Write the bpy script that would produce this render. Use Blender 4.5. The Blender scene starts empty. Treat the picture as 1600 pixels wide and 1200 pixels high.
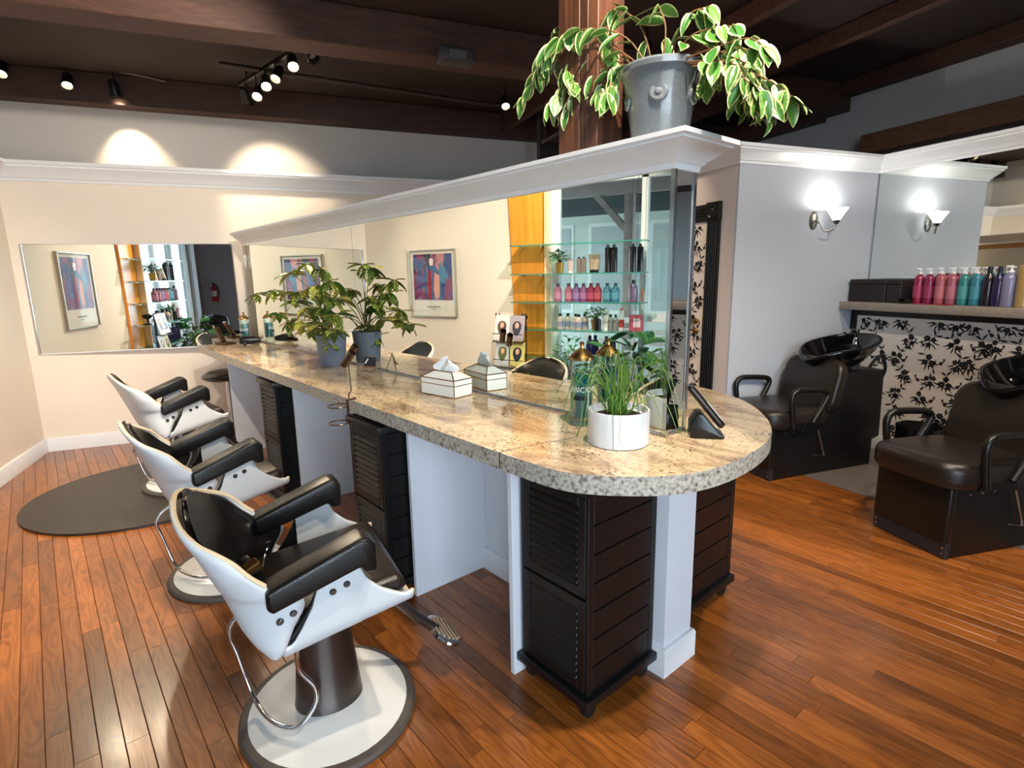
import bpy, bmesh, math, random
from mathutils import Vector, Matrix

random.seed(7)
R = math.radians
D = bpy.data
SC = bpy.context.scene
COL = SC.collection

# ------------------------------------------------------------------ camera
F_PX, PITCH, ROLL, YAW, EYE = 866.47, .193434, -.0176228, R(22.03), 1.47
def _basis():
    cp, sp, cr, sr = math.cos(PITCH), math.sin(PITCH), math.cos(ROLL), math.sin(ROLL)
    fw, up, rt = Vector((0, cp, -sp)), Vector((0, sp, cp)), Vector((1, 0, 0))
    r, u = cr*rt + sr*up, -sr*rt + cr*up
    m = Matrix.Rotation(-YAW, 3, 'Z')
    return m @ r, m @ u, m @ fw
CR, CU, CF = _basis()
CAM = Vector((0, 0, EYE))
cd = D.cameras.new('camera'); cam = D.objects.new('camera', cd); COL.objects.link(cam)
cd.sensor_fit = 'HORIZONTAL'; cd.sensor_width = 36; cd.lens = F_PX/1600*36; cd.clip_start = .02
m3 = Matrix((CR, CU, -CF)).transposed()
cam.matrix_world = Matrix.Translation(CAM) @ m3.to_4x4()
SC.camera = cam

# ------------------------------------------------------------------ light and exposure
world = D.worlds.new('daylight'); SC.world = world; world.use_nodes = True
bg = world.node_tree.nodes['Background']
bg.inputs[0].default_value = (.76, .86, 1.0, 1); bg.inputs[1].default_value = 9.5
SC.view_settings.view_transform = 'Standard'; SC.view_settings.look = 'None'
SC.view_settings.gamma = 1; SC.view_settings.use_curve_mapping = False
SC.view_settings.exposure = 0.55
SC.cycles.use_denoising = True
SC.cycles.max_bounces = 10; SC.cycles.glossy_bounces = 6; SC.cycles.transparent_max_bounces = 24
SC.cycles.sample_clamp_indirect = 6

XL, XR, YB, YF = -2.07, 4.60, 5.96, -2.60       # left wall, mirror wall, back wall, front wall
YS, XC = 3.286, 3.134                           # sconce wall, door wall
XU = 5.2                                        # building wall on the right
ZC = 3.20                                       # ceiling

def portal(name, loc, rot, sx, sy):
    l = D.lights.new(name, 'AREA'); l.shape = 'RECTANGLE'; l.size = sx; l.size_y = sy
    l.cycles.is_portal = True
    o = D.objects.new(name, l); COL.objects.link(o); o.location = loc; o.rotation_euler = rot
    return o
portal('window_daylight', (XL-.13, 2.33, 1.35), (0, R(-90), 0), 2.15, 2.35)
portal('window_daylight', (-.15, YF-.13, 1.5), (R(90), 0, 0), 3.2, 2.4)  # sky portal at the added front window

# ------------------------------------------------------------------ pixel -> place (1600 x 1200 frame)
AI = R(18.43)
A_ = Vector((-math.sin(AI), math.cos(AI), 0)); B_ = Vector((math.cos(AI), math.sin(AI), 0))
def ray(x, y): return CR*((x-800)/F_PX) - CU*((y-600)/F_PX) + CF
def on(x, y, p, n):
    d = ray(x, y); return CAM + d*((Vector(p)-CAM).dot(n)/d.dot(n))
def atz(x, y, z): return on(x, y, (0, 0, z), Vector((0, 0, 1)))
def atx(x, y, v): return on(x, y, (v, 0, 0), Vector((1, 0, 0)))
def aty(x, y, v): return on(x, y, (0, v, 0), Vector((0, 1, 0)))
def att(x, y, t): return on(x, y, B_*t, B_)
def W(s, t, z=0): return A_*s + B_*t + Vector((0, 0, z))     # island: along, across, up
def to_px(P):
    q = Vector(P)-CAM; z = q.dot(CF)
    return (800+F_PX*q.dot(CR)/z, 600-F_PX*q.dot(CU)/z, z) if z > .05 else (None, None, z)

# ------------------------------------------------------------------ materials
MATS = {}
def srgb(r, g, b):
    f = lambda c: (c/255/12.92) if c/255 <= .04045 else ((c/255+.055)/1.055)**2.4
    return (f(r), f(g), f(b), 1)
def mat(name, col, rough=.5, metal=0, coat=0, trans=0, emit=None, estr=0, var=0, vscale=6, bump=0, bscale=60, alpha=1, ior=1.45, sub=0):
    if name in MATS: return MATS[name]
    m = D.materials.new(name); m.use_nodes = True; nt = m.node_tree; p = nt.nodes['Principled BSDF']
    c = srgb(*col)
    p.inputs['Base Color'].default_value = c; p.inputs['Roughness'].default_value = rough
    p.inputs['Metallic'].default_value = metal; p.inputs['Coat Weight'].default_value = coat
    p.inputs['Coat Roughness'].default_value = .08
    p.inputs['Transmission Weight'].default_value = trans; p.inputs['IOR'].default_value = ior
    p.inputs['Subsurface Weight'].default_value = sub
    if emit: p.inputs['Emission Color'].default_value = srgb(*emit); p.inputs['Emission Strength'].default_value = estr
    tc = nt.nodes.new('ShaderNodeTexCoord')
    if var or not emit:
        n = nt.nodes.new('ShaderNodeTexNoise'); n.inputs['Scale'].default_value = vscale; n.inputs['Detail'].default_value = 4
        nt.links.new(tc.outputs['Object'], n.inputs['Vector'])
        mx = nt.nodes.new('ShaderNodeMix'); mx.data_type = 'RGBA'
        v = var or .03
        mx.inputs[6].default_value = tuple(x*(1-v) for x in c[:3])+(1,)
        mx.inputs[7].default_value = tuple(min(1, x*(1+v)) for x in c[:3])+(1,)
        nt.links.new(n.outputs['Fac'], mx.inputs[0]); nt.links.new(mx.outputs[2], p.inputs['Base Color'])
    if bump:
        n2 = nt.nodes.new('ShaderNodeTexNoise'); n2.inputs['Scale'].default_value = bscale
        nt.links.new(tc.outputs['Object'], n2.inputs['Vector'])
        b = nt.nodes.new('ShaderNodeBump'); b.inputs['Strength'].default_value = bump; b.inputs['Distance'].default_value = .004
        nt.links.new(n2.outputs['Fac'], b.inputs['Height']); nt.links.new(b.outputs[0], p.inputs['Normal'])
    MATS[name] = m; return m
def node_mat(name):
    m = D.materials.new(name); m.use_nodes = True; MATS[name] = m
    nt = m.node_tree; return m, nt, nt.nodes['Principled BSDF'], lambda t: nt.nodes.new('ShaderNode'+t), nt.links.new
def ramp(nd, stops):
    e = nd.color_ramp.elements
    while len(e) < len(stops): e.new(.5)
    for k, (p, c) in zip(e, stops): k.position = p; k.color = c
def clear_glass(name, tint=(.93, .98, .96), refl=.1, k=.45):
    m, nt, p, N, L = node_mat(name)
    nt.nodes.remove(p); out = nt.nodes['Material Output']
    t = N('BsdfTransparent'); t.inputs[0].default_value = tint+(1,)
    g = N('BsdfGlossy'); g.inputs['Roughness'].default_value = .01
    lw = N('LayerWeight'); lw.inputs[0].default_value = .35
    mm = N('Math'); mm.operation = 'MULTIPLY_ADD'; mm.inputs[1].default_value = k; mm.inputs[2].default_value = refl*.4
    mx = N('MixShader'); L(lw.outputs['Fresnel'], mm.inputs[0]); L(mm.outputs[0], mx.inputs[0]); L(t.outputs[0], mx.inputs[1]); L(g.outputs[0], mx.inputs[2]); L(mx.outputs[0], out.inputs[0])
    return m
def wood_mat(name, c1, c2, c3, rough=.4, coat=0, scale=(30, 2, 30), plank=False):
    m, nt, p, N, L = node_mat(name)
    g = N('NewGeometry'); tc = N('TexCoord'); oi = N('ObjectInfo')
    mp = N('Mapping'); mp.inputs['Scale'].default_value = scale
    if plank:
        rot = N('VectorRotate'); rot.rotation_type = 'Z_AXIS'; rot.inputs['Angle'].default_value = -AI
        L(g.outputs['Position'], rot.inputs['Vector'])
        at = N('Attribute'); at.attribute_name = 'tone'
        ad = N('Math'); ad.operation = 'ADD'; L(oi.outputs['Random'], ad.inputs[0]); L(at.outputs['Fac'], ad.inputs[1])
        fr = N('Math'); fr.operation = 'FRACT'; L(ad.outputs[0], fr.inputs[0])
        of = N('VectorMath'); of.operation = 'MULTIPLY_ADD'; of.inputs[1].default_value = (0, 0, 40); 
        cb = N('CombineXYZ'); L(fr.outputs[0], cb.inputs[2])
        L(cb.outputs[0], of.inputs[0]); L(rot.outputs[0], of.inputs[2]); L(of.outputs[0], mp.inputs['Vector'])
        rnd = fr.outputs[0]
    else:
        L(tc.outputs['Object'], mp.inputs['Vector']); rnd = oi.outputs['Random']
    n1 = N('TexNoise'); n1.inputs['Scale'].default_value = 1; n1.inputs['Detail'].default_value = 6; n1.inputs['Roughness'].default_value = .65
    L(mp.outputs[0], n1.inputs['Vector'])
    mp2 = N('Mapping'); mp2.inputs['Scale'].default_value = (scale[0]*.22, scale[1]*.5, scale[2]*.22)
    L(mp.inputs['Vector'].links[0].from_socket, mp2.inputs['Vector'])
    n2 = N('TexNoise'); n2.inputs['Scale'].default_value = 1; n2.inputs['Detail'].default_value = 1; n2.inputs['Distortion'].default_value = .8
    L(mp2.outputs[0], n2.inputs['Vector'])
    ml = N('Math'); ml.operation = 'MULTIPLY'; ml.inputs[1].default_value = 16; L(n2.outputs['Fac'], ml.inputs[0])
    sn = N('Math'); sn.operation = 'SINE'; ml2 = N('Math'); ml2.operation = 'MULTIPLY'; ml2.inputs[1].default_value = 3.0
    L(ml.outputs[0], ml2.inputs[0]); L(ml2.outputs[0], sn.inputs[0])
    rg = N('MapRange'); rg.inputs[1].default_value = -1; rg.inputs[2].default_value = 1; rg.inputs[3].default_value = .12; rg.inputs[4].default_value = .38 if plank else .30
    L(sn.outputs[0], rg.inputs[0])
    s = N('Math'); s.operation = 'ADD'; L(n1.outputs['Fac'], s.inputs[0]); L(rg.outputs[0], s.inputs[1])
    cr = N('ValToRGB'); ramp(cr, [(.40, srgb(*c1)), (.70, srgb(*c2)), (1.0, srgb(*c3))]); L(s.outputs[0], cr.inputs[0])
    hs = N('HueSaturation'); rr = N('MapRange'); rr.inputs[3].default_value = .58; rr.inputs[4].default_value = 1.24
    L(rnd, rr.inputs[0]); L(rr.outputs[0], hs.inputs['Value']); L(cr.outputs[0], hs.inputs['Color'])
    L(hs.outputs[0], p.inputs['Base Color'])
    p.inputs['Roughness'].default_value = rough; p.inputs['Coat Weight'].default_value = coat; p.inputs['Coat Roughness'].default_value = .16
    b = N('Bump'); b.inputs['Strength'].default_value = .12; b.inputs['Distance'].default_value = .002; L(s.outputs[0], b.inputs['Height']); L(b.outputs[0], p.inputs['Normal'])
    return m
def granite_mat():
    m, nt, p, N, L = node_mat('granite')
    tc = N('TexCoord')
    mp = N('Mapping'); mp.inputs['Scale'].default_value = (3.2, 1.2, 3); mp.inputs['Rotation'].default_value = (0, 0, .5); L(tc.outputs['Object'], mp.inputs['Vector'])
    n1 = N('TexNoise'); n1.inputs['Scale'].default_value = 2.2; n1.inputs['Detail'].default_value = 8; n1.inputs['Roughness'].default_value = .7; n1.inputs['Distortion'].default_value = .6
    L(mp.outputs[0], n1.inputs['Vector'])
    cr = N('ValToRGB'); ramp(cr, [(.33, srgb(122, 98, 84)), (.43, srgb(188, 160, 128)), (.54, srgb(226, 202, 164)), (.70, srgb(190, 170, 150))]); L(n1.outputs['Fac'], cr.inputs[0])
    n2 = N('TexNoise'); n2.inputs['Scale'].default_value = 75; n2.inputs['Detail'].default_value = 5; L(tc.outputs['Object'], n2.inputs['Vector'])
    n3 = N('TexNoise'); n3.inputs['Scale'].default_value = 7; L(tc.outputs['Object'], n3.inputs['Vector'])
    ad = N('Math'); ad.operation = 'MULTIPLY_ADD'; ad.inputs[1].default_value = .35; L(n3.outputs['Fac'], ad.inputs[0]); L(n2.outputs['Fac'], ad.inputs[2])
    c2 = N('ValToRGB'); ramp(c2, [(.50, (1, 1, 1, 1)), (.58, (0, 0, 0, 1))]); L(ad.outputs[0], c2.inputs[0])
    mx = N('Mix'); mx.data_type = 'RGBA'; mx.inputs[7].default_value = srgb(104, 82, 70); L(c2.outputs[0], mx.inputs[0]); L(cr.outputs[0], mx.inputs[6])
    v = N('TexVoronoi'); v.inputs['Scale'].default_value = 160; L(tc.outputs['Object'], v.inputs['Vector'])
    hs = N('HueSaturation'); mr = N('MapRange'); mr.inputs[3].default_value = .78; mr.inputs[4].default_value = 1.12
    sp = N('SeparateColor'); L(v.outputs['Color'], sp.inputs[0]); L(sp.outputs[0], mr.inputs[0]); L(mr.outputs[0], hs.inputs['Value']); L(mx.outputs[2], hs.inputs['Color'])
    # the top is polished, the sawn edge is dull and greyer
    g = N('NewGeometry'); sx = N('SeparateXYZ'); L(g.outputs['True Normal'], sx.inputs[0]); ab = N('Math'); ab.operation = 'ABSOLUTE'; L(sx.outputs['Z'], ab.inputs[0])
    ed_ = N('MapRange'); ed_.inputs[1].default_value = .3; ed_.inputs[2].default_value = .9; ed_.inputs[3].default_value = 1; ed_.inputs[4].default_value = 0; L(ab.outputs[0], ed_.inputs[0])
    n4 = N('TexNoise'); n4.inputs['Scale'].default_value = 85; n4.inputs['Detail'].default_value = 4; L(tc.outputs['Object'], n4.inputs['Vector'])
    c4 = N('ValToRGB'); ramp(c4, [(.34, srgb(112, 102, 94)), (.46, srgb(176, 166, 152)), (.64, srgb(208, 200, 186))]); L(n4.outputs['Fac'], c4.inputs[0])
    me_ = N('Mix'); me_.data_type = 'RGBA'; L(ed_.outputs[0], me_.inputs[0]); L(hs.outputs[0], me_.inputs[6]); L(c4.outputs[0], me_.inputs[7]); L(me_.outputs[2], p.inputs['Base Color'])
    rg_ = N('MapRange'); rg_.inputs[3].default_value = .09; rg_.inputs[4].default_value = .45; L(ed_.outputs[0], rg_.inputs[0]); L(rg_.outputs[0], p.inputs['Roughness'])
    return m
def leaf_mat(name, g1, g2, rim, spots=False):
    m, nt, p, N, L = node_mat(name)
    at = N('Attribute'); at.attribute_name = 'edge'; tc = N('TexCoord'); oi = N('ObjectInfo')
    of = N('VectorMath'); of.operation = 'ADD'; L(tc.outputs['Object'], of.inputs[0]); L(oi.outputs['Random'], of.inputs[1])
    n = N('TexNoise'); n.inputs['Scale'].default_value = 12 if not spots else 13; n.inputs['Detail'].default_value = 3; L(of.outputs[0], n.inputs['Vector'])
    base = N('Mix'); base.data_type = 'RGBA'; base.inputs[6].default_value = srgb(*g1); base.inputs[7].default_value = srgb(*g2); L(oi.outputs['Random'], base.inputs[0])
    cr = N('ValToRGB')
    if spots:
        ramp(cr, [(.60, (0, 0, 0, 1)), (.68, (1, 1, 1, 1))])
        a = N('Math'); a.operation = 'MULTIPLY_ADD'; a.inputs[1].default_value = .14; L(oi.outputs['Random'], a.inputs[0]); L(n.outputs['Fac'], a.inputs[2]); L(a.outputs[0], cr.inputs[0])
    else:
        ramp(cr, [(.72, (0, 0, 0, 1)), (.86, (1, 1, 1, 1))])
        a = N('Math'); a.operation = 'MULTIPLY_ADD'; a.inputs[1].default_value = .5; L(n.outputs['Fac'], a.inputs[0]); L(at.outputs['Fac'], a.inputs[2])
        s = N('Math'); s.operation = 'SUBTRACT'; s.inputs[1].default_value = .22; L(a.outputs[0], s.inputs[0]); L(s.outputs[0], cr.inputs[0])
    mx = N('Mix'); mx.data_type = 'RGBA'; mx.inputs[7].default_value = srgb(*rim); L(cr.outputs[0], mx.inputs[0]); L(base.outputs[2], mx.inputs[6])
    L(mx.outputs[2], p.inputs['Base Color']); p.inputs['Roughness'].default_value = .35
    return m

WALL_WARM = mat('cream_wall_paint', (236, 224, 210), .75, var=.04, vscale=1.6, bump=.05, bscale=90)
WALL_COOL = mat('grey_wall_paint', (176, 180, 190), .7, var=.03, vscale=1.5, bump=.05, bscale=90)
WALL_UP = mat('upper_wall_paint', (190, 186, 182), .8, var=.04, vscale=1.2)
WHITE = mat('white_gloss_paint', (232, 234, 238), .35, var=.02)
PANEL_W = mat('white_panel_paint', (222, 226, 234), .45, var=.02)
BLACK_L = mat('black_leather', (20, 18, 17), .29, var=.15, vscale=30, bump=.25, bscale=220)
BROWN_L = mat('dark_brown_leather', (36, 29, 25), .31, var=.15, vscale=30, bump=.25, bscale=200)
BLACK_P = mat('black_painted_wood', (17, 17, 18), .36, var=.2, vscale=14, bump=.06, bscale=50)
BLACK_G = mat('black_gloss', (9, 9, 10), .06, coat=.6)
BLACK_M = mat('black_metal', (18, 18, 18), .4, metal=.3)
CHROME = mat('chrome', (205, 205, 208), .12, metal=1)
STEEL = mat('dark_steel', (98, 92, 90), .3, metal=.9, var=.12, vscale=9)
BRASS = mat('brass', (176, 138, 84), .25, metal=1)
MIRROR = mat('mirror_silver', (238, 243, 240), .0, metal=1, var=.002)
PLY = mat('white_plywood', (204, 208, 212), .38, var=.05, vscale=8)
PLYEDGE = mat('plywood_edge', (222, 198, 164), .5, var=.1, vscale=40)
DARKWOOD = wood_mat('beam_wood', (62, 37, 28), (76, 46, 35), (92, 57, 43), .65, scale=(6, 30, 30))
POSTWOOD = wood_mat('post_wood', (50, 29, 21), (84, 50, 35), (114, 72, 50), .45, scale=(22, 22, 2.2))
FLOORW = wood_mat('oak_floor', (104, 56, 20), (146, 82, 30), (168, 98, 40), .30, coat=.3, scale=(60, 4.0, 60), plank=True)
ORANGE = wood_mat('orange_maple', (190, 112, 32), (218, 138, 44), (232, 156, 62), .35, coat=.2, scale=(12, 12, 1.6))
PALEBEAM = wood_mat('pale_beam_wood', (84, 56, 42), (104, 72, 54), (122, 86, 66), .6, scale=(30, 5, 30))
CEIL = mat('dark_ceiling_paint', (52, 40, 38), .8, var=.15, vscale=3)
GRANITE = granite_mat()
GLASS = clear_glass('clear_glass'); SHELFG = clear_glass('green_shelf_glass', (.72, .92, .86), .25); WINDOWG = clear_glass('window_glass', (.92, .955, .95), .08)
PICGLASS = clear_glass('picture_glazing', (.97, .98, .98), .01, .03)
GLASSEDGE = mat('green_glass_edge', (58, 128, 112), .15)

# ------------------------------------------------------------------ mesh helpers
def link(name, me, m=None, parent=None, smooth=True, ang=35):
    o = D.objects.new(name, me); COL.objects.link(o)
    if m is not None and not me.materials: me.materials.append(m)
    if smooth:
        me.polygons.foreach_set('use_smooth', [True]*len(me.polygons)); me.set_sharp_from_angle(angle=R(ang))
    if parent is not None: o.parent = parent
    return o
def done(bm, name, m, parent=None, smooth=True, ang=35):
    bmesh.ops.recalc_face_normals(bm, faces=bm.faces)
    me = D.meshes.new(name); bm.to_mesh(me); bm.free()
    return link(name, me, m, parent, smooth, ang)
def thing(name, label, cat, loc=(0, 0, 0), rz=0, group=None):
    o = D.objects.new(name, None); COL.objects.link(o); o.location = loc; o.rotation_euler = (0, 0, rz); o.empty_display_size = .05
    return tag(o, label, cat, group)
def tag(o, label, cat, group=None):
    o['label'] = label; o['category'] = cat
    if group: o['group'] = group
    return o
def struct(o, label, cat=None):
    o['kind'] = 'structure'; o['label'] = label; o['category'] = cat or label.split()[-1]
    return o
def stuff(o): o['kind'] = 'stuff'; return o
def cbox(bm, x0, x1, y0, y1, z0, z1, bev=0, seg=2, M=None):
    r = bmesh.ops.create_cube(bm, size=1)['verts']
    for v in r: v.co = Vector(((x0+x1)/2+v.co.x*(x1-x0), (y0+y1)/2+v.co.y*(y1-y0), (z0+z1)/2+v.co.z*(z1-z0)))
    if bev:
        es = list({e for v in r for e in v.link_edges})
        g = bmesh.ops.bevel(bm, geom=es, offset=bev, segments=seg, affect='EDGES', profile=.5)
        r = list({v for f in g['faces'] for v in f.verts} | {v for v in r if v.is_valid})
    if M is not None: bmesh.ops.transform(bm, matrix=M, verts=[v for v in r if v.is_valid])
    return r
def box(name, m, x0, x1, y0, y1, z0, z1, parent=None, bev=0, seg=2, M=None):
    bm = bmesh.new(); cbox(bm, x0, x1, y0, y1, z0, z1, bev, seg, M); return done(bm, name, m, parent)
def clathe(bm, prof, n=24, c=(0, 0, 0), sx=1, sy=1):
    rings = []
    for r, z in prof:
        if r <= 1e-6: rings.append([bm.verts.new((c[0], c[1], c[2]+z))]); continue
        rings.append([bm.verts.new((c[0]+r*sx*math.cos(2*math.pi*i/n), c[1]+r*sy*math.sin(2*math.pi*i/n), c[2]+z)) for i in range(n)])
    for a, b in zip(rings, rings[1:]):
        if len(a) == 1 and len(b) == 1: continue
        for i in range(n):
            j = (i+1) % n
            if len(a) == 1: bm.faces.new((a[0], b[j], b[i]))
            elif len(b) == 1: bm.faces.new((a[i], a[j], b[0]))
            else: bm.faces.new((a[i], a[j], b[j], b[i]))
    return [v for r in rings for v in r]
def lathe(name, m, prof, n=24, parent=None, c=(0, 0, 0), sx=1, sy=1, M=None):
    bm = bmesh.new(); v = clathe(bm, prof, n, c, sx, sy)
    if M is not None: bmesh.ops.transform(bm, matrix=M, verts=v)
    return done(bm, name, m, parent)
def smooth_path(pts, k=6, closed=False):
    pts = [Vector(p) for p in pts]; n = len(pts); out = []
    rng = range(n if closed else n-1)
    for i in rng:
        p0 = pts[(i-1) % n] if closed or i > 0 else pts[0]*2-pts[1]
        p1, p2 = pts[i], pts[(i+1) % n]
        p3 = pts[(i+2) % n] if closed or i+2 < n else pts[-1]*2-pts[-2]
        for j in range(k):
            t = j/k; out.append(.5*((2*p1)+(p2-p0)*t+(2*p0-5*p1+4*p2-p3)*t*t+(3*p1-p0-3*p2+p3)*t**3))
    if not closed: out.append(pts[-1])
    return out
def ctube(bm, pts, r, n=8, closed=False, cap=True):
    pts = [Vector(p) for p in pts]; N = len(pts); rings = []; up = None
    for i, p in enumerate(pts):
        a = pts[(i-1) % N] if (closed or i) else p; b = pts[(i+1) % N] if (closed or i < N-1) else p
        t = (b-a).normalized()
        if up is None:
            up = t.orthogonal().normalized()
        up = (up - t*up.dot(t)).normalized(); w = t.cross(up)
        rr = r[i] if isinstance(r, (list, tuple)) else r
        rings.append([bm.verts.new(p+(up*math.cos(2*math.pi*k/n)+w*math.sin(2*math.pi*k/n))*rr) for k in range(n)])
    for i in range(N if closed else N-1):
        a, b = rings[i], rings[(i+1) % N]
        for k in range(n): bm.faces.new((a[k], a[(k+1) % n], b[(k+1) % n], b[k]))
    if cap and not closed: bm.faces.new(rings[0][::-1]); bm.faces.new(rings[-1])
def tube(name, m, pts, r, parent=None, n=8, closed=False):
    bm = bmesh.new(); ctube(bm, pts, r, n, closed); return done(bm, name, m, parent, ang=50)
def cprism(bm, poly, z0, z1, M=None):
    lo = [bm.verts.new((p[0], p[1], z0)) for p in poly]; hi = [bm.verts.new((p[0], p[1], z1)) for p in poly]; n = len(poly)
    bm.faces.new(lo[::-1]); bm.faces.new(hi)
    for i in range(n): bm.faces.new((lo[i], lo[(i+1) % n], hi[(i+1) % n], hi[i]))
    if M is not None: bmesh.ops.transform(bm, matrix=M, verts=lo+hi)
    return lo, hi
def prism(name, m, poly, z0, z1, parent=None, M=None, bev=0, seg=2, ang=35):
    bm = bmesh.new(); cprism(bm, poly, z0, z1, M)
    if bev: bmesh.ops.bevel(bm, geom=[e for e in bm.edges if e.calc_face_angle(0) > R(50)], offset=bev, segments=seg, affect='EDGES', profile=.5)
    return done(bm, name, m, parent, ang=ang)
def sweep(name, m, prof, path, parent=None, closed=False):
    """profile (out, z) swept along an XY path, mitred; 'out' is to the right of travel"""
    path = [Vector((p[0], p[1])) for p in path]; n = len(path); bm = bmesh.new(); rings = []
    for i, p in enumerate(path):
        d0 = (p-path[(i-1) % n]).normalized() if (closed or i) else None
        d1 = (path[(i+1) % n]-p).normalized() if (closed or i < n-1) else None
        d0 = d0 or d1; d1 = d1 or d0
        n0, n1 = Vector((d0.y, -d0.x)), Vector((d1.y, -d1.x)); b = (n0+n1).normalized(); k = 1/max(.2, b.dot(n0))
        rings.append([bm.verts.new((p.x+b.x*o*k, p.y+b.y*o*k, z)) for o, z in prof])
    m_ = len(prof)
    for i in range(n if closed else n-1):
        a, c = rings[i], rings[(i+1) % n]
        for j in range(m_): bm.faces.new((a[j], a[(j+1) % m_], c[(j+1) % m_], c[j]))
    if not closed: bm.faces.new(rings[0]); bm.faces.new(rings[-1][::-1])
    return done(bm, name, m, parent)
def grid(name, m, fn, nu, nv, parent=None, thick=0, sub=0, offset=0, ang=60):
    bm = bmesh.new(); V = [[bm.verts.new(fn(i/(nu-1), j/(nv-1))) for j in range(nv)] for i in range(nu)]
    for i in range(nu-1):
        for j in range(nv-1): bm.faces.new((V[i][j], V[i+1][j], V[i+1][j+1], V[i][j+1]))
    bmesh.ops.remove_doubles(bm, verts=bm.verts, dist=1e-5)
    o = done(bm, name, m, parent, ang=ang)
    if thick: s = o.modifiers.new('thickness', 'SOLIDIFY'); s.thickness = thick; s.offset = offset
    if sub: s = o.modifiers.new('smooth', 'SUBSURF'); s.levels = sub; s.render_levels = sub
    return o
def copy_tree(o, parent=None):
    c = o.copy(); COL.objects.link(c); c.parent = parent
    for ch in [x for x in D.objects if x.parent == o]: copy_tree(ch, c)
    return c
def rot(axis, deg): return Matrix.Rotation(R(deg), 4, axis)
def tr(x, y, z): return Matrix.Translation((x, y, z))
def text_mesh(body, size, depth=.0005):
    cu = D.curves.new('lettering', 'FONT'); cu.body = body; cu.size = size; cu.extrude = depth; cu.align_x = 'CENTER'; cu.resolution_u = 3
    o = D.objects.new('lettering', cu); COL.objects.link(o); bpy.context.view_layer.update()
    me = D.meshes.new_from_object(o.evaluated_get(bpy.context.evaluated_depsgraph_get())); D.objects.remove(o); me.materials.clear(); return me

# ================================================================== THE SETTING
# ---- floor: narrow oak strips running along the island
floor = box('floor', mat('subfloor', (30, 18, 12), .9), -3.2, 5.4, -2.8, 6.4, -.06, -.008)
struct(floor, 'glossy orange-brown oak strip floor', 'floor')
PW = .066
def plank_mesh(name, L=1):
    bm = bmesh.new(); w, c = PW/2-.0007, .0016
    pr = [(-w, -.010), (w, -.010), (w, -c), (w-c, 0), (-w+c, 0), (-w, -c)]
    a = [bm.verts.new((x, 0, z)) for x, z in pr]; b = [bm.verts.new((x, L, z)) for x, z in pr]; n = len(pr)
    for i in range(n): bm.faces.new((a[i], a[(i+1) % n], b[(i+1) % n], b[i]))
    bm.faces.new(a); bm.faces.new(b[::-1])
    return bm
_bm = plank_mesh('plank'); bmesh.ops.recalc_face_normals(_bm, faces=_bm.faces)
PM = D.meshes.new('plank'); _bm.to_mesh(PM); _bm.free(); PM.materials.append(FLOORW)
def inside(P): return -3.1 < P.x < 5.3 and -2.7 < P.y < 6.25 and not (P.x < -2.25 and P.y > 1.3)
planks = []
rp = random.Random(3)
for k in range(-62, 108):
    t = k*PW; s = -4.2 - rp.random()
    while s < 7.8:
        L = rp.choice((.45, .6, .75, .9, 1.1, 1.3))*rp.uniform(.85, 1.15)
        P0, P1 = W(s, t), W(s+L, t)
        if inside(P0) or inside(P1) or inside((P0+P1)/2):
            score = 0
            for q in (.1, .3, .5, .7, .9):
                x, y, z = to_px(P0.lerp(P1, q))
                if x is not None and -20 < x < 1620 and 0 < y < 1210: score += 1/z**2.2
            planks.append((score*L, s, t, L))
        s += L
planks.sort(reverse=True)
for sc_, s, t, L in planks[:300]:
    o = D.objects.new('plank', PM); COL.objects.link(o); o.parent = floor; o.location = W(s, t); o.rotation_euler = (0, 0, AI); o.scale = (1, L-.0015, 1)
vs, fs, tone = [], [], []
for _, s, t, L in planks[300:]:
    b0 = len(vs); w = PW/2-.0007
    for ds, dt in ((0, -w), (0, w), (L-.0015, w), (L-.0015, -w)): vs.append(W(s+ds, t+dt))
    for ds, dt in ((0, -w), (0, w), (L-.0015, w), (L-.0015, -w)): vs.append(W(s+ds, t+dt, -.009))
    fs += [(b0, b0+1, b0+2, b0+3), (b0, b0+4, b0+5, b0+1), (b0+1, b0+5, b0+6, b0+2), (b0+2, b0+6, b0+7, b0+3), (b0+3, b0+7, b0+4, b0)]
    tone += [rp.random()]*5
me = D.meshes.new('far_planks'); me.from_pydata(vs, [], fs); at = me.attributes.new('tone', 'FLOAT', 'FACE'); at.data.foreach_set('value', tone)
_b = bmesh.new(); _b.from_mesh(me); bmesh.ops.recalc_face_normals(_b, faces=_b.faces); _b.to_mesh(me); _b.free()
stuff(link('far_planks', me, FLOORW, floor, smooth=False))
prism('vinyl_sheet', mat('grey_vinyl', (104, 94, 88), .45, var=.12, vscale=20), [(3.62, 0), (4.45, 0), (4.45, 3.28), (3.40, 3.28), (3.40, 2.75)], .0005, .004, floor)
prism('threshold_strip', wood_mat('threshold_wood', (96, 50, 22), (140, 78, 36), (165, 98, 50), .4, scale=(20, 3, 20)), [(2.05, .80), (2.11, .78), (3.3, 1.10), (3.28, 1.155)], .0005, .012, floor)

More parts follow.
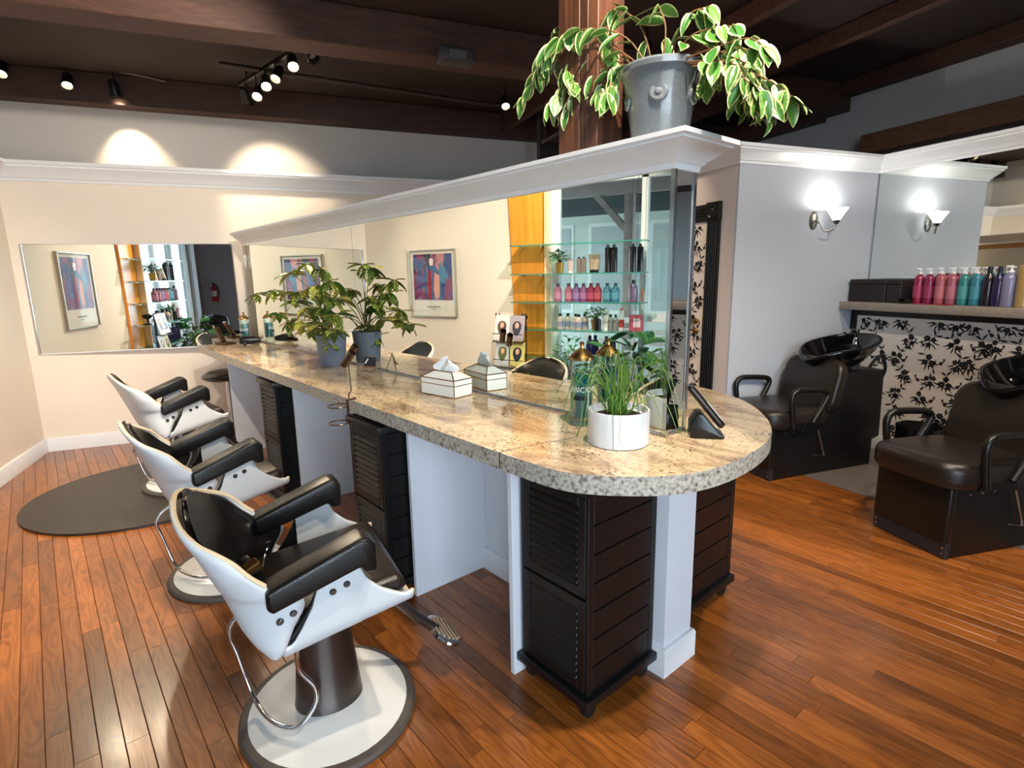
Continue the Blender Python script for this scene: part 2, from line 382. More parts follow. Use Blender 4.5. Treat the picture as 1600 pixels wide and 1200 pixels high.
# ---- ceiling, beams, post
struct(box('ceiling', CEIL, -3.2, 5.4, -2.8, 7.2, ZC, ZC+.1), 'dark brown painted ceiling above the beams', 'ceiling')
def beam(label, x0, x1, y0, y1, z0, z1, name='ceiling_beam', m=None):
    o = box(name, m or DARKWOOD, x0, x1, y0, y1, z0, z1, bev=.006, seg=1); o['kind'] = 'structure'; o['label'] = label; o['category'] = 'beam'; return o
beam('brown timber beam capping the cream back wall', -2.30, 2.9, 5.99, 6.15, 2.955, ZC-.002)
beam('big cross beam behind the hanging ficus leaves', -2.28, 5.19, 4.06, 4.30, 2.955, ZC-.002)
beam('cross beam overhead behind the photographer', -2.28, 5.19, .2, .44, 2.98, ZC-.002)
beam('sloping-looking brown beam along the top of the right grey wall', 5.03, 5.19, -2.5, 4.05, 3.08, ZC-.002)
beam('brown beam under the grey band, above the mirror wall crown', 5.02, 5.19, -2.5, 3.80, 2.50, 2.67, m=PALEBEAM)
beam('brown beam from the cross beam to the back, right side', 5.03, 5.19, 4.31, 6.4, 2.92, ZC-.002)
for k, (x, lab) in enumerate(((2.35, 'dark joist left of the grey flower pot, near the ceiling'), (2.95, 'dark joist right of the grey flower pot, near the ceiling'), (4.1, 'dark joist above the sconce wall'))):
    beam(lab, x, x+.07, 4.31, 6.9, 3.0, ZC-.002, 'ceiling_joist')
for k, (x, lab) in enumerate(((3.0, 'thin dark joist over the right aisle, farther from the grey wall'), (3.9, 'thin dark joist over the right aisle, nearer the grey wall'))):
    beam(lab, x, x+.07, .45, 4.05, 3.08, ZC-.002, 'ceiling_joist')
tube_o = tube('ceiling_pipe', mat('dark_pipe', (60, 48, 46), .5), [(-.3, 5.2, 3.12), (2.0, 5.5, 3.12), (5.1, 5.4, 3.1)], .02); struct(tube_o, 'thin dark pipe running under the ceiling', 'pipe')
t2 = tube('ceiling_pipe', MATS['dark_pipe'], [(2.62, 5.6, ZC), (2.62, 5.6, 2.35)], .025); struct(t2, 'dark vertical pipe right of the grey flower pot', 'pipe')

# ---- walls
struct(box('wall_back', WALL_WARM, -2.22, XC+.12, YB, YB+.14, 0, 2.40), 'cream back wall with the long mirror', 'wall')
struct(box('wall_back_upper', WALL_UP, -2.30, 2.9, 6.15, 6.30, 2.38, ZC), 'upper back wall between crown and beam', 'wall')
struct(box('wall_back_dark', mat('dark_back_wall', (50, 42, 42), .8), 2.9, 5.4, 7.05, 7.2, 2.3, ZC), 'dark far wall above the right rooms', 'wall')
struct(box('wall_back_return', MATS['dark_back_wall'], 2.86, 2.9, 6.3, 7.1, 2.3, ZC), 'dark return above the back wall', 'wall')
struct(box('ledge_back', mat('dusty_ledge', (150, 140, 128), .8), -2.3, 2.9, YB, 6.16, 2.40, 2.44), 'dusty ledge on top of the back wall', 'ledge')
wl = D.objects.new('wall_left', None); COL.objects.link(wl); struct(wl, 'cream left wall with picture and shop window', 'wall')
box('wall_panel', WALL_WARM, XL-.14, XL, 3.50, YB+.1, 0, 2.40, wl)
box('header', WALL_WARM, XL-.14, XL, 1.15, 3.50, 2.38, 2.56, wl)
box('sill_wall', WALL_WARM, XL-.14, XL, 1.15, 3.50, 0, .22, wl)
box('pillar', WALL_COOL, -3.1, XL, .95, 1.15, 0, 2.56, wl)
box('upper_wall', WALL_UP, -2.44, -2.30, .95, 6.3, 2.38, ZC, wl)
box('ledge', MATS['dusty_ledge'], -2.31, XL, 1.0, YB+.1, 2.40, 2.44, wl)
box('recess_wall', WALL_COOL, -3.14, -3.0, YF, .95, 0, ZC, wl)
box('recess_upper', WALL_UP, -3.1, -2.30, .95, 1.1, 2.5, ZC, wl)
struct(box('wall_door', mat('pinkish_wall_paint', (206, 194, 190), .75, var=.03, vscale=1.5), XC, XC+.12, YS+.02, YB+.05, 0, 2.28), 'pale wall with the black framed door', 'wall')
struct(box('wall_sconce', WALL_COOL, XC, XR+.2, YS, YS+.02, 0, 2.28), 'pale grey-blue wall with the lit sconce', 'wall')
struct(box('wall_mirror', WALL_COOL, XR+.005, XR+.16, YF, YS, 0, 2.28), 'wall behind the shampoo ledge', 'wall')
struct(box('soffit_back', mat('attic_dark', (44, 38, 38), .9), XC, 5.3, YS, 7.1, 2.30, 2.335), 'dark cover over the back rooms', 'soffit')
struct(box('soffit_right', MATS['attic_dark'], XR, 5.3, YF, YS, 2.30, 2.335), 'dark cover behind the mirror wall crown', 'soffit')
struct(box('wall_right', mat('grey_upper_right', (176, 176, 182), .75, var=.04, vscale=1), XU, XU+.14, -2.8, 7.2, 2.2, ZC), 'grey upper wall band on the right between two beams', 'wall')
wf = D.objects.new('wall_front', None); COL.objects.link(wf); struct(wf, 'front wall behind the photographer with a window added for daylight', 'wall')
for x0, x1, z0, z1 in ((-3.14, -1.75, 0, ZC), (1.45, 5.3, 0, ZC), (-1.75, 1.45, 0, .30), (-1.75, 1.45, 2.7, ZC)):
    box('wall_panel', WALL_COOL, x0, x1, YF-.14, YF, z0, z1, wf)

# ---- crown mouldings and baseboards
CROWN = [(0, 0), (.012, 0), (.016, .02), (.028, .026), (.034, .04), (.060, .066), (.088, .098), (.098, .104), (.098, .118), (.112, .122), (.112, .150), (0, .150)]
def crown(n, label, path, z0, k=1.0):
    o = sweep('trim_%d' % n, WHITE, [(a*k, z0+b*k) for a, b in CROWN], path); struct(o, label, 'crown moulding'); return o
crown(1, 'white crown moulding along left and back cream walls', [(XL, 3.50), (XL, YB), (XC, YB)], 2.30)
crown(2, 'white crown moulding around the sconce corner and mirror wall', [(XC, YB-.2), (XC, YS), (XR, YS), (XR, YF)], 2.235, .82)
BASE = [(0, 0), (.016, 0), (.016, .105), (.010, .118), (0, .12)]
for n, side, path in ((1, 'left', [(XL, 3.5), (XL, YB-.001)]), (2, 'back', [(XL+.017, YB), (XC, YB)]), (3, 'right', [(XC, 3.37), (XC, YS), (4.45, YS)])):
    o = sweep('baseboard_'+side, WHITE, BASE, path); struct(o, 'white baseboard, %s wall' % side, 'baseboard')

# ---- windows
def window(n, label, frame_pieces, panes, loc=(0, 0, 0)):
    e = D.objects.new('window_%d' % n, None); COL.objects.link(e); struct(e, label, 'window')
    for p in frame_pieces: box('mullion', mat('window_frame', (222, 228, 228), .4), *p, e)
    for p in panes: box('pane', WINDOWG, *p, e)
fx0, fx1 = XL-.12, XL-.05
fp = [(fx0, fx1, y, y+.06, .22, 2.38) for y in (1.15, 1.86, 2.55, 3.44)] + [(fx0, fx1, 1.21, 3.44, z, z+.06) for z in (.22, 2.32)] + [(fx0+.01, fx1-.01, 1.92, 2.55, 1.02, 1.10)]
window(1, 'tall shop window in the left wall behind the glass shelves', fp, [(XL-.09, XL-.084, a, b_, .28, 2.32) for a, b_ in ((1.21, 1.86), (1.92, 2.55), (2.61, 3.44))])
for n, x0, x1 in ((2, -1.75, 1.45),):  # unseen front window, an assumed opening added as a daylight source
    xs = [x0+(x1-x0)*k/3 for k in range(4)]
    fp = [(x-.03 if 0 < i < 3 else (x if i == 0 else x-.06), x+.03 if 0 < i < 3 else (x+.06 if i == 0 else x), YF-.1, YF-.03, .30, 2.70) for i, x in enumerate(xs)]
    fp += [(x0+.06, x1-.06, YF-.1, YF-.03, z, z+.06) for z in (.30, 2.64)]
    window(n, 'wide unseen window behind the photographer, added to let daylight in', fp, [(xs[i]+.03, xs[i+1]-.03, YF-.07, YF-.064, .36, 2.64) for i in range(3)])

# ---- outside the shop: porch, pale facade, ground
struct(box('ground_outside', mat('paving', (150, 148, 142), .8, var=.1, vscale=3), -14, 14, -14, 12, -.30, -.07), 'paved ground outside the windows', 'ground')
fac = thing('facade', 'pale panelled facade across the porch, seen through the shop window', 'building', (-6.5, 3, -.07))
box('wall', mat('pale_facade', (150, 164, 154), .7, var=.04), -.3, 0, -9, 5, 0, 2.55, fac)
for y in (-5, -2.6, -.2, .9, 2.2, 3.5):
    box('panel', mat('facade_panel', (128, 142, 138), .6), -.02, .02, y, y+.9, .9, 2.35, fac); box('panel_frame', mat('facade_trim', (172, 182, 174), .6), -.01, .012, y-.06, y+.96, .84, 2.41, fac)
box('fascia', mat('facade_fascia', (40, 52, 52), .7), -.35, .05, -9, 5, 2.55, 4.2, fac)
por = thing('porch', 'grey timber porch post with beam and brace outside the window', 'porch', (-4.2, 3.38, -.07))
gw = mat('weathered_timber', (128, 122, 118), .7, var=.15, vscale=8)
box('post', gw, -.06, .06, -.06, .06, 0, 2.55, por, .005); box('beam', gw, -.07, .07, -5.5, 3.0, 2.55, 2.75, por, .005)
box('brace', gw, -.04, .04, -.04, .04, 0, .8, por, M=tr(0, .0, 2.05) @ rot('X', -42))
box('roof', mat('porch_roof', (70, 62, 56), .8), -2.9, 1.72, -2.16, 4.2, 2.85, 2.95, por)
fen = thing('porch_railing', 'white slatted railing outside the shop window', 'railing', (-3.3, 2.2, -.07))
for k in range(5): box('rail', mat('white_rail', (236, 240, 240), .5), -.02, .02, -3.0, 1.4, .45+k*.13, .51+k*.13, fen)
for y in (-3.0, -1.5, 0, 1.34): box('post', MATS['white_rail'], -.04, .04, y, y+.07, 0, 1.1, fen)

# ---- door in the pale wall (black fluted frame, floral panel)
door = D.objects.new('door_1', None); COL.objects.link(door); door.location = (XC, 3.93, 0); struct(door, 'floral papered door in a black fluted frame', 'door')
PAPER = mat('cream_wallpaper', (236, 224, 214), .7, var=.05, vscale=5)
INK = mat('black_floral_ink', (22, 20, 24), .6)
for sg in (-1, 1):
    bm = bmesh.new(); y0 = sg*.42
    cbox(bm, -.022, 0, y0-.065, y0+.065, 0, 1.85)
    for k in range(5): cbox(bm, -.03, -.02, y0-.05+k*.023, y0-.05+k*.023+.012, .14, 1.83, .004, 1)
    done(bm, 'jamb', BLACK_P, door)
    b = box('rosette_block', BLACK_P, -.034, 0, y0-.072, y0+.072, 1.85, 1.995, door, .004)
    bm = bmesh.new(); clathe(bm, [(.055, 0), (.055, .008), (.044, .013), (.036, .006), (.024, .006), (.016, .014), (0, .016)], 24); bmesh.ops.transform(bm, matrix=tr(-.034, y0, 1.922) @ rot('Y', -90), verts=bm.verts)
    done(bm, 'rosette', BLACK_P, b)
bm = bmesh.new(); cbox(bm, -.022, 0, -.348, .348, 1.86, 1.985)
for k in range(4): cbox(bm, -.03, -.02, -.345, .345, 1.875+k*.026, 1.888+k*.026, .004, 1)
done(bm, 'head_casing', BLACK_P, door)
box('door_leaf', PAPER, -.012, 0, -.352, .352, 0, 1.855, door)

def sprig_mesh(name, wdt, hgt, seed, dens=1.0):
    """flat floral print: climbing stems with five-petal flowers and lance leaves, drawn in (x, y)"""
    rr = random.Random(seed); bm = bmesh.new(); z = [0]
    def poly(pts):
        pts = [p for p in pts]
        if any(not (0 < p[0] < wdt and 0 < p[1] < hgt) for p in pts): return
        z[0] += 1
        bm.faces.new([bm.verts.new((p[0], p[1], .0002+(z[0] % 7)*.00002)) for p in pts])
    def leaf(x, y, a, L, wd):
        c, s = math.cos(a), math.sin(a)
        poly([(x+c*L*u-s*wd*v, y+s*L*u+c*wd*v) for u, v in ((0, 0), (.3, .45), (.6, .42), (1, 0), (.6, -.42), (.3, -.45))])
    def flower(x, y, r):
        a0 = rr.random()*6
        for k in range(5):
            a = a0+k*1.2566; cx, cy = x+math.cos(a)*r*.55, y+math.sin(a)*r*.55
            poly([(cx+math.cos(q*1.0472)*r*.48, cy+math.sin(q*1.0472)*r*.48) for q in range(6)])
    def stem(p, q, w=.0016):
        d = Vector((q[0]-p[0], q[1]-p[1])); d = d.normalized() if d.length else Vector((1, 0)); n = Vector((-d.y, d.x))*w
        poly([(p[0]+n.x, p[1]+n.y), (q[0]+n.x, q[1]+n.y), (q[0]-n.x, q[1]-n.y), (p[0]-n.x, p[1]-n.y)])
    dx = .165; col = 0; x = .06
    while x < wdt+.1:
        y = -.1 + (col % 2)*.14; a = math.pi/2; px_, py_ = x, y; k = 0
        while py_ < hgt+.1:
            a = math.pi/2 + .75*math.sin(k*.9+col); nx, ny = px_+math.cos(a)*.055, py_+math.sin(a)*.055
            stem((px_, py_), (nx, ny))
            for sgn in (-1, 1):
                if rr.random() < .85*dens: leaf(nx, ny, a+sgn*rr.uniform(.5, 1.2), rr.uniform(.04, .065), .016)
            if k % 3 == 0:
                for q in range(3): flower(nx+.028*math.cos(q*2.1+k), ny+.028*math.sin(q*2.1+k), rr.uniform(.018, .024))
                for q in range(6): leaf(nx+.02*math.cos(3.3+q*.52), ny+.02*math.sin(3.3+q*.52), 3.3+q*.52+rr.uniform(-.15, .15), rr.uniform(.05, .072), .0115)
            elif rr.random() < .6:
                sg = rr.choice((-1, 1)); bx, by = nx+sg*.05, ny+.03; stem((nx, ny), (bx, by)); flower(bx, by, .014); leaf(bx, by, math.pi/2-sg*.8, .035, .012); flower(bx+sg*.02, by+.03, .009)
            px_, py_ = nx, ny; k += 1
        x += dx; col += 1
    me = D.meshes.new(name); bm.to_mesh(me); bm.free(); me.materials.append(INK); return me
o = link('floral_print', sprig_mesh('floral_print', .69, 1.82, 5), None, door, smooth=False); stuff(o)
o.location = (-.0125, .345, .01); o.rotation_euler = (R(90), 0, R(-90))
for zz in (1.08, 1.0):
    lathe('door_knob', BRASS, [(0, -.05), (.02, -.046), (.026, -.03), (.018, -.012), (.010, -.008), (.010, 0), (0, 0)], 16, door, M=tr(-.012, -.30, zz) @ rot('Y', 90))

# ---- shampoo ledge: papered knee wall, stone ledge, mirror above
kw = D.objects.new('wall_ledge', None); COL.objects.link(kw); struct(kw, 'cream floral papered knee wall with a black top rail', 'wall')
box('knee_wall', PAPER, 4.45, XR, YF+.01, YS, 0, 1.145, kw)
box('top_rail', BLACK_P, 4.436, 4.45, YF+.01, YS, 1.095, 1.145, kw); box('side_rail', BLACK_P, 4.436, 4.45, YS-.05, YS, 0.12, 1.095, kw)
box('baseboard', WHITE, 4.436, 4.45, YF+.01, YS, 0, .12, kw, .003)
o = link('floral_print', sprig_mesh('floral_print', 2.9, .96, 11), None, kw, smooth=False); stuff(o)
o.location = (4.4495, YS-.06, .125); o.rotation_euler = (R(90), 0, R(-90))
lg = box('stone_ledge', mat('grey_stone_ledge', (150, 138, 126), .4, var=.22, vscale=45), 4.28, XR, YF+.01, YS-.002, 1.147, 1.21, bev=.004); tag(lg, 'grey speckled stone ledge above the floral wallpaper', 'ledge')
mw = thing('wall_mirror', 'large frameless mirror above the shampoo ledge', 'mirror', (XR, 1.6, 1.22)); 
box('mirror_glass', MIRROR, -.004, .004, -1.9, YS-1.6-.012, -.006, 1.02, mw)
box('edge_strip', CHROME, -.008, .004, YS-1.6-.012, YS-1.6-.002, -.006, 1.02, mw)

# ================================================================== THE ISLAND (local x = across t, local y = along s)
DI = R(.8)
def isl_thing(name, label, cat, s, t, z=0, rz=0, group=None): return thing(name, label, cat, W(s, t, z), AI+rz, group)
S0, S1, TA, TB = 1.03, 5.58, 1.590, 1.765
isl = isl_thing('styling_island', 'white styling island wall with mirrors and crown cap', 'island', 0, 0)
box('lower_wall', PANEL_W, TA, TB, S0, S1, 0, .85, isl)
for k, s in enumerate((1.398, 2.095, 3.525, 5.05)):
    box('divider', PANEL_W, 1.18, TA, s, s+.022, 0, .851, isl, .0015, 1)
    box('divider', PANEL_W, TB, 2.3, s, s+.022, 0, .851, isl, .0015, 1)
sweep('baseboard', WHITE, [(0, 0), (.016, 0), (.016, .10), (.011, .112), (0, .114)], [(TA, S1), (TA, S0), (TB, S0), (TB, S1)], isl)
def mt(t, s): return t - math.tan(DI)*(s-2)
TM0, TM1, SM0, SM1 = 1.597, 1.712, 1.074, 5.60
prism('mirror_core', PANEL_W, [(mt(TM0, SM0), SM0), (mt(TM1, SM0), SM0), (mt(TM1, SM1), SM1), (mt(TM0, SM1), SM1)], .911, 1.862, isl)
def pane(name, t0, t1, s0, s1): return prism(name, MIRROR, [(mt(t0, s0), s0), (mt(t1, s0), s0), (mt(t1, s1), s1), (mt(t0, s1), s1)], .924, 1.806, isl)
pane('mirror_pane', 1.593, 1.597, SM0, 3.364); pane('mirror_pane', 1.593, 1.597, 3.367, SM1); pane('mirror_pane', 1.712, 1.716, SM0, SM1)
pane('end_mirror', TM0+.012, TM1-.012, SM0-.004, SM0)
for t in (1.590, 1.704): prism('corner_strip', CHROME, [(mt(t, 1.07)-.0, 1.064), (mt(t, 1.07)+.013, 1.064), (mt(t, 1.07)+.013, 1.080), (mt(t, 1.07), 1.080)], .912, 1.806, isl)
CP = [(-.004, 0), (.010, 0), (.014, .018), (.024, .024), (.028, .032), (.046, .044), (.072, .066), (.086, .072), (.086, .078), (.100, .082), (.100, .096), (-.004, .096)]
cpath = [(mt(1.593, SM1), SM1), (mt(1.593, SM0), SM0), (mt(1.716, SM0), SM0), (mt(1.716, SM1), SM1)]
sweep('crown_cap', WHITE, [(o, 1.793+z) for o, z in CP], cpath, isl)
prism('cap_board', WHITE, [(mt(1.50, SM0)+.0, SM0-.09), (mt(1.805, SM0), SM0-.09), (mt(1.805, SM1), SM1), (mt(1.50, SM1), SM1)], 1.872, 1.886, isl)
bm = bmesh.new()
def bead(x, y): clathe(bm, [(0, -.0045), (.0045, -.002), (.0045, .002), (0, .0045)], 6, (x, y, .9185))
n = 330
for k in range(n):
    s = SM0+(4.4)*k/n; bead(mt(1.590, s), s)
for k in range(14): bead(1.60+k*.0085, SM0-.006)
stuff(done(bm, 'bead_trim', CHROME, isl))

EDGE = [(1.285, 1.078), (1.088, 1.093), (.984, 1.142), (.891, 1.226), (.836, 1.299), (.795, 1.396), (.777, 1.544), (.792, 1.74), (.844, 1.924), (.964, 2.126), (1.161, 2.331), (1.429, 2.455), (1.7, 2.49)]
curve = [(p.x, p.y) for p in smooth_path([(t, s, 0) for s, t in EDGE], 5)]
ct = isl_thing('granite_countertop', 'polished beige speckled granite countertop with a rounded end', 'countertop', 0, 0)
def slab(poly): 
    o = prism('granite_slab', GRANITE, poly, .852, .91, ct, bev=.005, seg=2); return o
seam = [(1.078, 1.333), (1.18, 1.325), (1.29, 1.296), (1.387, 1.282)]
slab([(x, y-.0026) for x, y in seam] [::-1] + [p for p in curve if p[1] < 1.325 and p[0] < 1.3] + [p for p in curve if p[0] >= 1.3 and p[1] < 1.7] + [(2.49, 1.7), (1.387+.3, 1.50)])
prism('seam_joint', mat('dark_joint', (44, 36, 32), .7), [(x, y-.003) for x, y in seam[::-1]]+[(x, y+.003) for x, y in seam], .856, .9092, ct)
slab([(x, y+.0026) for x, y in seam] + [(1.387+.3, 1.5032), (2.49, 1.703), (2.49, 5.43), (1.78, 5.655), (1.06, 5.50)])

# ---- louvred trolleys
def trolley(label, s, t, z=0, flip=False, h=.80):
    e = isl_thing('louvered_trolley', label, 'trolley', s, t, z, R(180) if flip else 0, 'black louvered trolleys')
    w, d = .155, .175
    box('carcass', BLACK_P, -d+.012, d-.004, -w+.006, w-.006, .095, h, e)
    box('top_lip', BLACK_P, -d-.018, d+.006, -w-.012, w+.012, h, h+.034, e, .004)
    box('base_plate', BLACK_P, -d-.02, d+.02, -w-.02, w+.02, .062, .095, e, .004)
    for sg in (-1, 1):
        for k in range(7):
            z0 = .098+k*(h-.1)/7
            box('side_board', BLACK_P, -d+.026, d-.02, sg*(w-.006)-(0 if sg > 0 else .008), sg*(w-.006)+(.008 if sg > 0 else 0), z0+.002, z0+(h-.1)/7-.003, e, .0015, 1)
        for xx in (-d+.006, d-.012):
            box('corner_stile', BLACK_P, xx-.008, xx+.018, sg*(w-.006)-(0 if sg > 0 else .010), sg*(w-.006)+(.010 if sg > 0 else 0), .096, h, e, .0015, 1)
        for xx in (-d+.03, d-.03):
            c = tube('caster', mat('caster_rubber', (22, 22, 22), .5), [(xx, sg*(w-.02)-.012, .030), (xx, sg*(w-.02)+.012, .030)], .030, e, 14)
            box('caster_fork', BLACK_M, xx-.016, xx+.016, sg*(w-.02)-.018, sg*(w-.02)+.018, .048, .064, c)
    for z0, z1 in ((.105, .44), (.45, h-.008)):
        dr = D.objects.new('louver_door', None); COL.objects.link(dr); dr.parent = e
        for y0, y1, a, b in ((-w+.008, -w+.040, z0, z1), (w-.040, w-.008, z0, z1)): box('door_stile', BLACK_P, -d-.004, -d+.014, y0, y1, a, b, dr, .002, 1)
        for a, b in ((z0, z0+.035), (z1-.035, z1)): box('door_rail', BLACK_P, -d-.004, -d+.014, -w+.040, w-.040, a, b, dr, .002, 1)
        n = 10; st = (z1-z0-.075)/n
        for k in range(n):
            box('slat', BLACK_P, -.003, .003, -w+.041, w-.041, -.0135, .0135, dr, .0012, 1, M=tr(-d+.002, 0, z0+.038+(k+.5)*st) @ rot('Y', 44))
    return e
trolley('black louvered trolley under the rounded counter end, whole planked side showing', 1.222, 1.385)
trolley('black louvered trolley second from the rounded counter end, behind the nearest chair', 2.295, 1.245)
trolley('black louvered trolley third from the rounded counter end, behind the second chair', 3.725, 1.26)
trolley('black trolley on the far side of the island end, beside the white post', 1.30, 2.10, flip=True)

# ---- styling chairs
def interp0(tab, z):
    if z <= tab[0][0]: return tab[0][1]
    for (a, b), (c, d) in zip(tab, tab[1:]):
        if z <= c: return b+(d-b)*(z-a)/(c-a)
    return tab[-1][1]
def interp(tab, z, w=.006): return sum(interp0(tab, z+w*k)*(1 if k else 2) for k in (-1, -.5, 0, .5, 1))/6
def styling_chair(label, s, t, rz):
    e = isl_thing('styling_chair', label, 'chair', s, t, 0, rz, 'styling chairs at the island')
    REAR = [(.425, -.176), (.428, -.192), (.436, -.208), (.45, -.222), (.47, -.236), (.49, -.247), (.605, -.288), (.715, -.325), (.79, -.355), (.835, -.376), (.85, -.380)]
    WING = [(.425, -.165), (.43, -.148), (.445, -.138), (.465, -.130), (.52, -.106), (.56, -.080), (.585, -.072), (.604, -.082), (.614, -.100), (.622, -.135), (.685, -.200), (.735, -.240), (.762, -.278), (.782, -.315), (.808, -.348), (.83, -.368), (.848, -.378)]
    HALF = [(.425, .268), (.45, .278), (.62, .281), (.70, .278), (.735, .268), (.762, .248), (.782, .224), (.803, .190), (.82, .152), (.835, .105), (.843, .06), (.848, .02)]
    def zv(v): w = v*v*(3-2*v); return .425+.423*(.5*v+.5*w)
    def back(inset=0, fx=0, zlo=0, top=0):
        def fn(u, v):
            z = zv(zlo+(1-zlo)*v)
            th = (u*2-1)*math.pi/2; sn, cs = math.sin(th), math.cos(th)
            w = max(.02, interp(HALF, z)-inset); xr, xf = interp(REAR, z)+fx, interp(WING, z)-inset*.6
            y = w*(abs(sn)**.66)*(1 if sn > 0 else -1); x = xr+(max(xf, xr+.004)-xr)*(1-abs(cs)**.8)
            return (x, y, z-top)
        return fn
    b = grid('back_shell', PLY, back(), 41, 57, e, .014, 0, 0)
    grid('back_pad', BLACK_L, back(.014, .022, .12, .003), 37, 45, b, .030, 1, 0)
    fn = back(); vs = [k/56 for k in range(30, 57)]
    ed = [Vector(fn(0, v)) for v in vs] + [Vector(fn(1, v)) for v in vs[::-1]]
    tube('plywood_edge', PLYEDGE, ed, .0080, b, 6)
    TOP = [(-.14, .42), (-.118, .45), (-.085, .50), (-.048, .565), (-.042, .595), (-.035, .615), (.07, .650), (.084, .648), (.096, .615), (.109, .592), (.146, .556), (.19, .530), (.238, .506)]
    def zb(x): return .441+.19*x
    def shell(u, v):
        x = -.14+.378*u; w = .272; r = .035; z0 = zb(x); zt = max(interp(TOP, x, .006), z0+.006)
        hgt = max(.002, zt-z0-r); L = hgt+r*1.57+(w-r); d = abs(v*2-1)*L; sg = 1 if v > .5 else -1
        if d < w-r: return (x, sg*d, z0)
        d -= w-r
        if d < r*1.57: q = d/r; return (x, sg*(w-r+r*math.sin(q)), z0+r*(1-math.cos(q)))
        return (x, sg*w, z0+r+(d-r*1.57))
    sh = grid('seat_shell', PLY, shell, 36, 61, e, .013, 0, 0)
    tube('plywood_edge', PLYEDGE, [shell(1, v/30) for v in range(31)], .0066, sh, 6)
    grid('gap_shade_sheet', BLACK_M, lambda u, v: (lambda p: (p[0]-.03+.03*u, p[1]*.966, p[2]))(shell(.0+.28*u, v)), 9, 61, sh, .01)  # dark sheet standing in for the shade between back and seat shells
    bm = bmesh.new(); cbox(bm, -.20, .235, -.242, .242, .0, .085, .034, 4)
    for v in bm.verts:
        if v.co.z > .04: v.co.z += .016*(1-(v.co.y/.25)**2) - .035*max(0, (v.co.x-.12)/.11)**2
        v.co.z += .452+.19*v.co.x
    done(bm, 'seat_cushion', BROWN_L, e)
    for sg in (-1, 1):
        pl = [(-.172, .648), (.086, .742), (.112, .738), (.130, .716), (.130, .640), (.122, .634), (.092, .634), (.084, .655), (-.156, .582), (-.172, .592)]
        prism('armrest', BLACK_L, pl, -sg*.264-.048, -sg*.264+.048, e, M=rot('X', 90), bev=.013, seg=3, ang=50)
        for x, z in ((-.142, .545), (-.106, .560), (.004, .588), (.044, .601)):
            lathe('bolt', STEEL, [(0, .006), (.007, .0055), (.010, .002), (.010, 0), (0, 0)], 12, e, M=tr(x, sg*(.2875 if x < -.05 else .279), z) @ rot('X', -90*sg))
    lathe('column', STEEL, [(0, .035), (.118, .035), (.112, .05), (.094, .24), (.084, .38), (.084, .415), (0, .415)], 32, e, sx=1, sy=.86)
    box('seat_plate', STEEL, -.12, .13, -.11, .11, -.008, .008, e, .004, M=tr(0, 0, .424) @ rot('Y', -10.7))
    bs = lathe('base_disc', mat('white_base_enamel', (226, 226, 224), .25, coat=.3), [(0, .020), (.262, .020), (.262, .024), (.20, .030), (.15, .034), (.128, .046), (0, .046)], 48, e, sx=1, sy=1.08)
    lathe('rubber_rim', mat('rubber_rim', (78, 70, 66), .6), [(0, 0), (.290, 0), (.292, .012), (.284, .021), (.262, .024), (0, .02)], 48, bs, sx=1, sy=1.08)
    tube('pump_lever', CHROME, smooth_path([(-.05, -.085, .42), (-.09, -.10, .34), (-.095, -.10, .25), (-.055, -.11, .18), (-.06, -.12, .12), (-.12, -.12, .065), (-.19, -.05, .062), (-.235, .08, .075), (-.27, .13, .22), (-.285, .135, .31), (-.23, .13, .37), (-.10, .10, .415)], 5), .0075, e, 8)
    ft = tube('footrest_arm', STEEL, [(.12, 0, .44), (.22, 0, .37), (.33, 0, .235), (.40, 0, .165)], [.02, .02, .018, .018], e, 8)
    FM = tr(.425, 0, .150) @ rot('Y', 30)
    lathe('foot_plate', CHROME, [(0, -.012), (.078, -.012), (.086, -.004), (.086, .006), (.078, .010), (0, .008)], 28, ft, sx=.70, sy=1.15, M=FM)
    for k in range(6):
        x = -.044+k*.0175; tube('tread_rib', mat('pale_tread', (170, 150, 128), .5), [FM @ Vector((x, -.075*math.sqrt(1-(x/.062)**2), .012)), FM @ Vector((x, .075*math.sqrt(1-(x/.062)**2), .012))], .004, ft, 6)
    return e
styling_chair('nearest styling chair, white plywood shell with black leather pads', 1.715, .60, R(-13))
styling_chair('middle styling chair of the three, white shell, behind the nearest one', 2.95, .60, R(-1))
styling_chair('farthest styling chair, standing on the oval black mat', 4.52, .70, R(4))

mt_o = isl_thing('floor_mat', 'half-round black rubber floor mat under the farthest chair', 'mat', 4.56, .64)
arc = [(-.90*math.sin(a)**.8 if math.sin(a) > 0 else 0, .72*math.cos(a)) for a in [math.pi*k/40 for k in range(41)]]
prism('mat_sheet', mat('black_rubber', (46, 40, 36), .42, var=.1, vscale=12, bump=.08, bscale=40), [(.12, -.70)]+[p for p in arc[::-1]][1:-1]+[(.12, .70)], .001, .016, mt_o, bev=.007, seg=2)
for o in D.objects:
    if o.name.startswith('styling_chair') and o.get('label', '').startswith('farthest'): o.location.z = .016

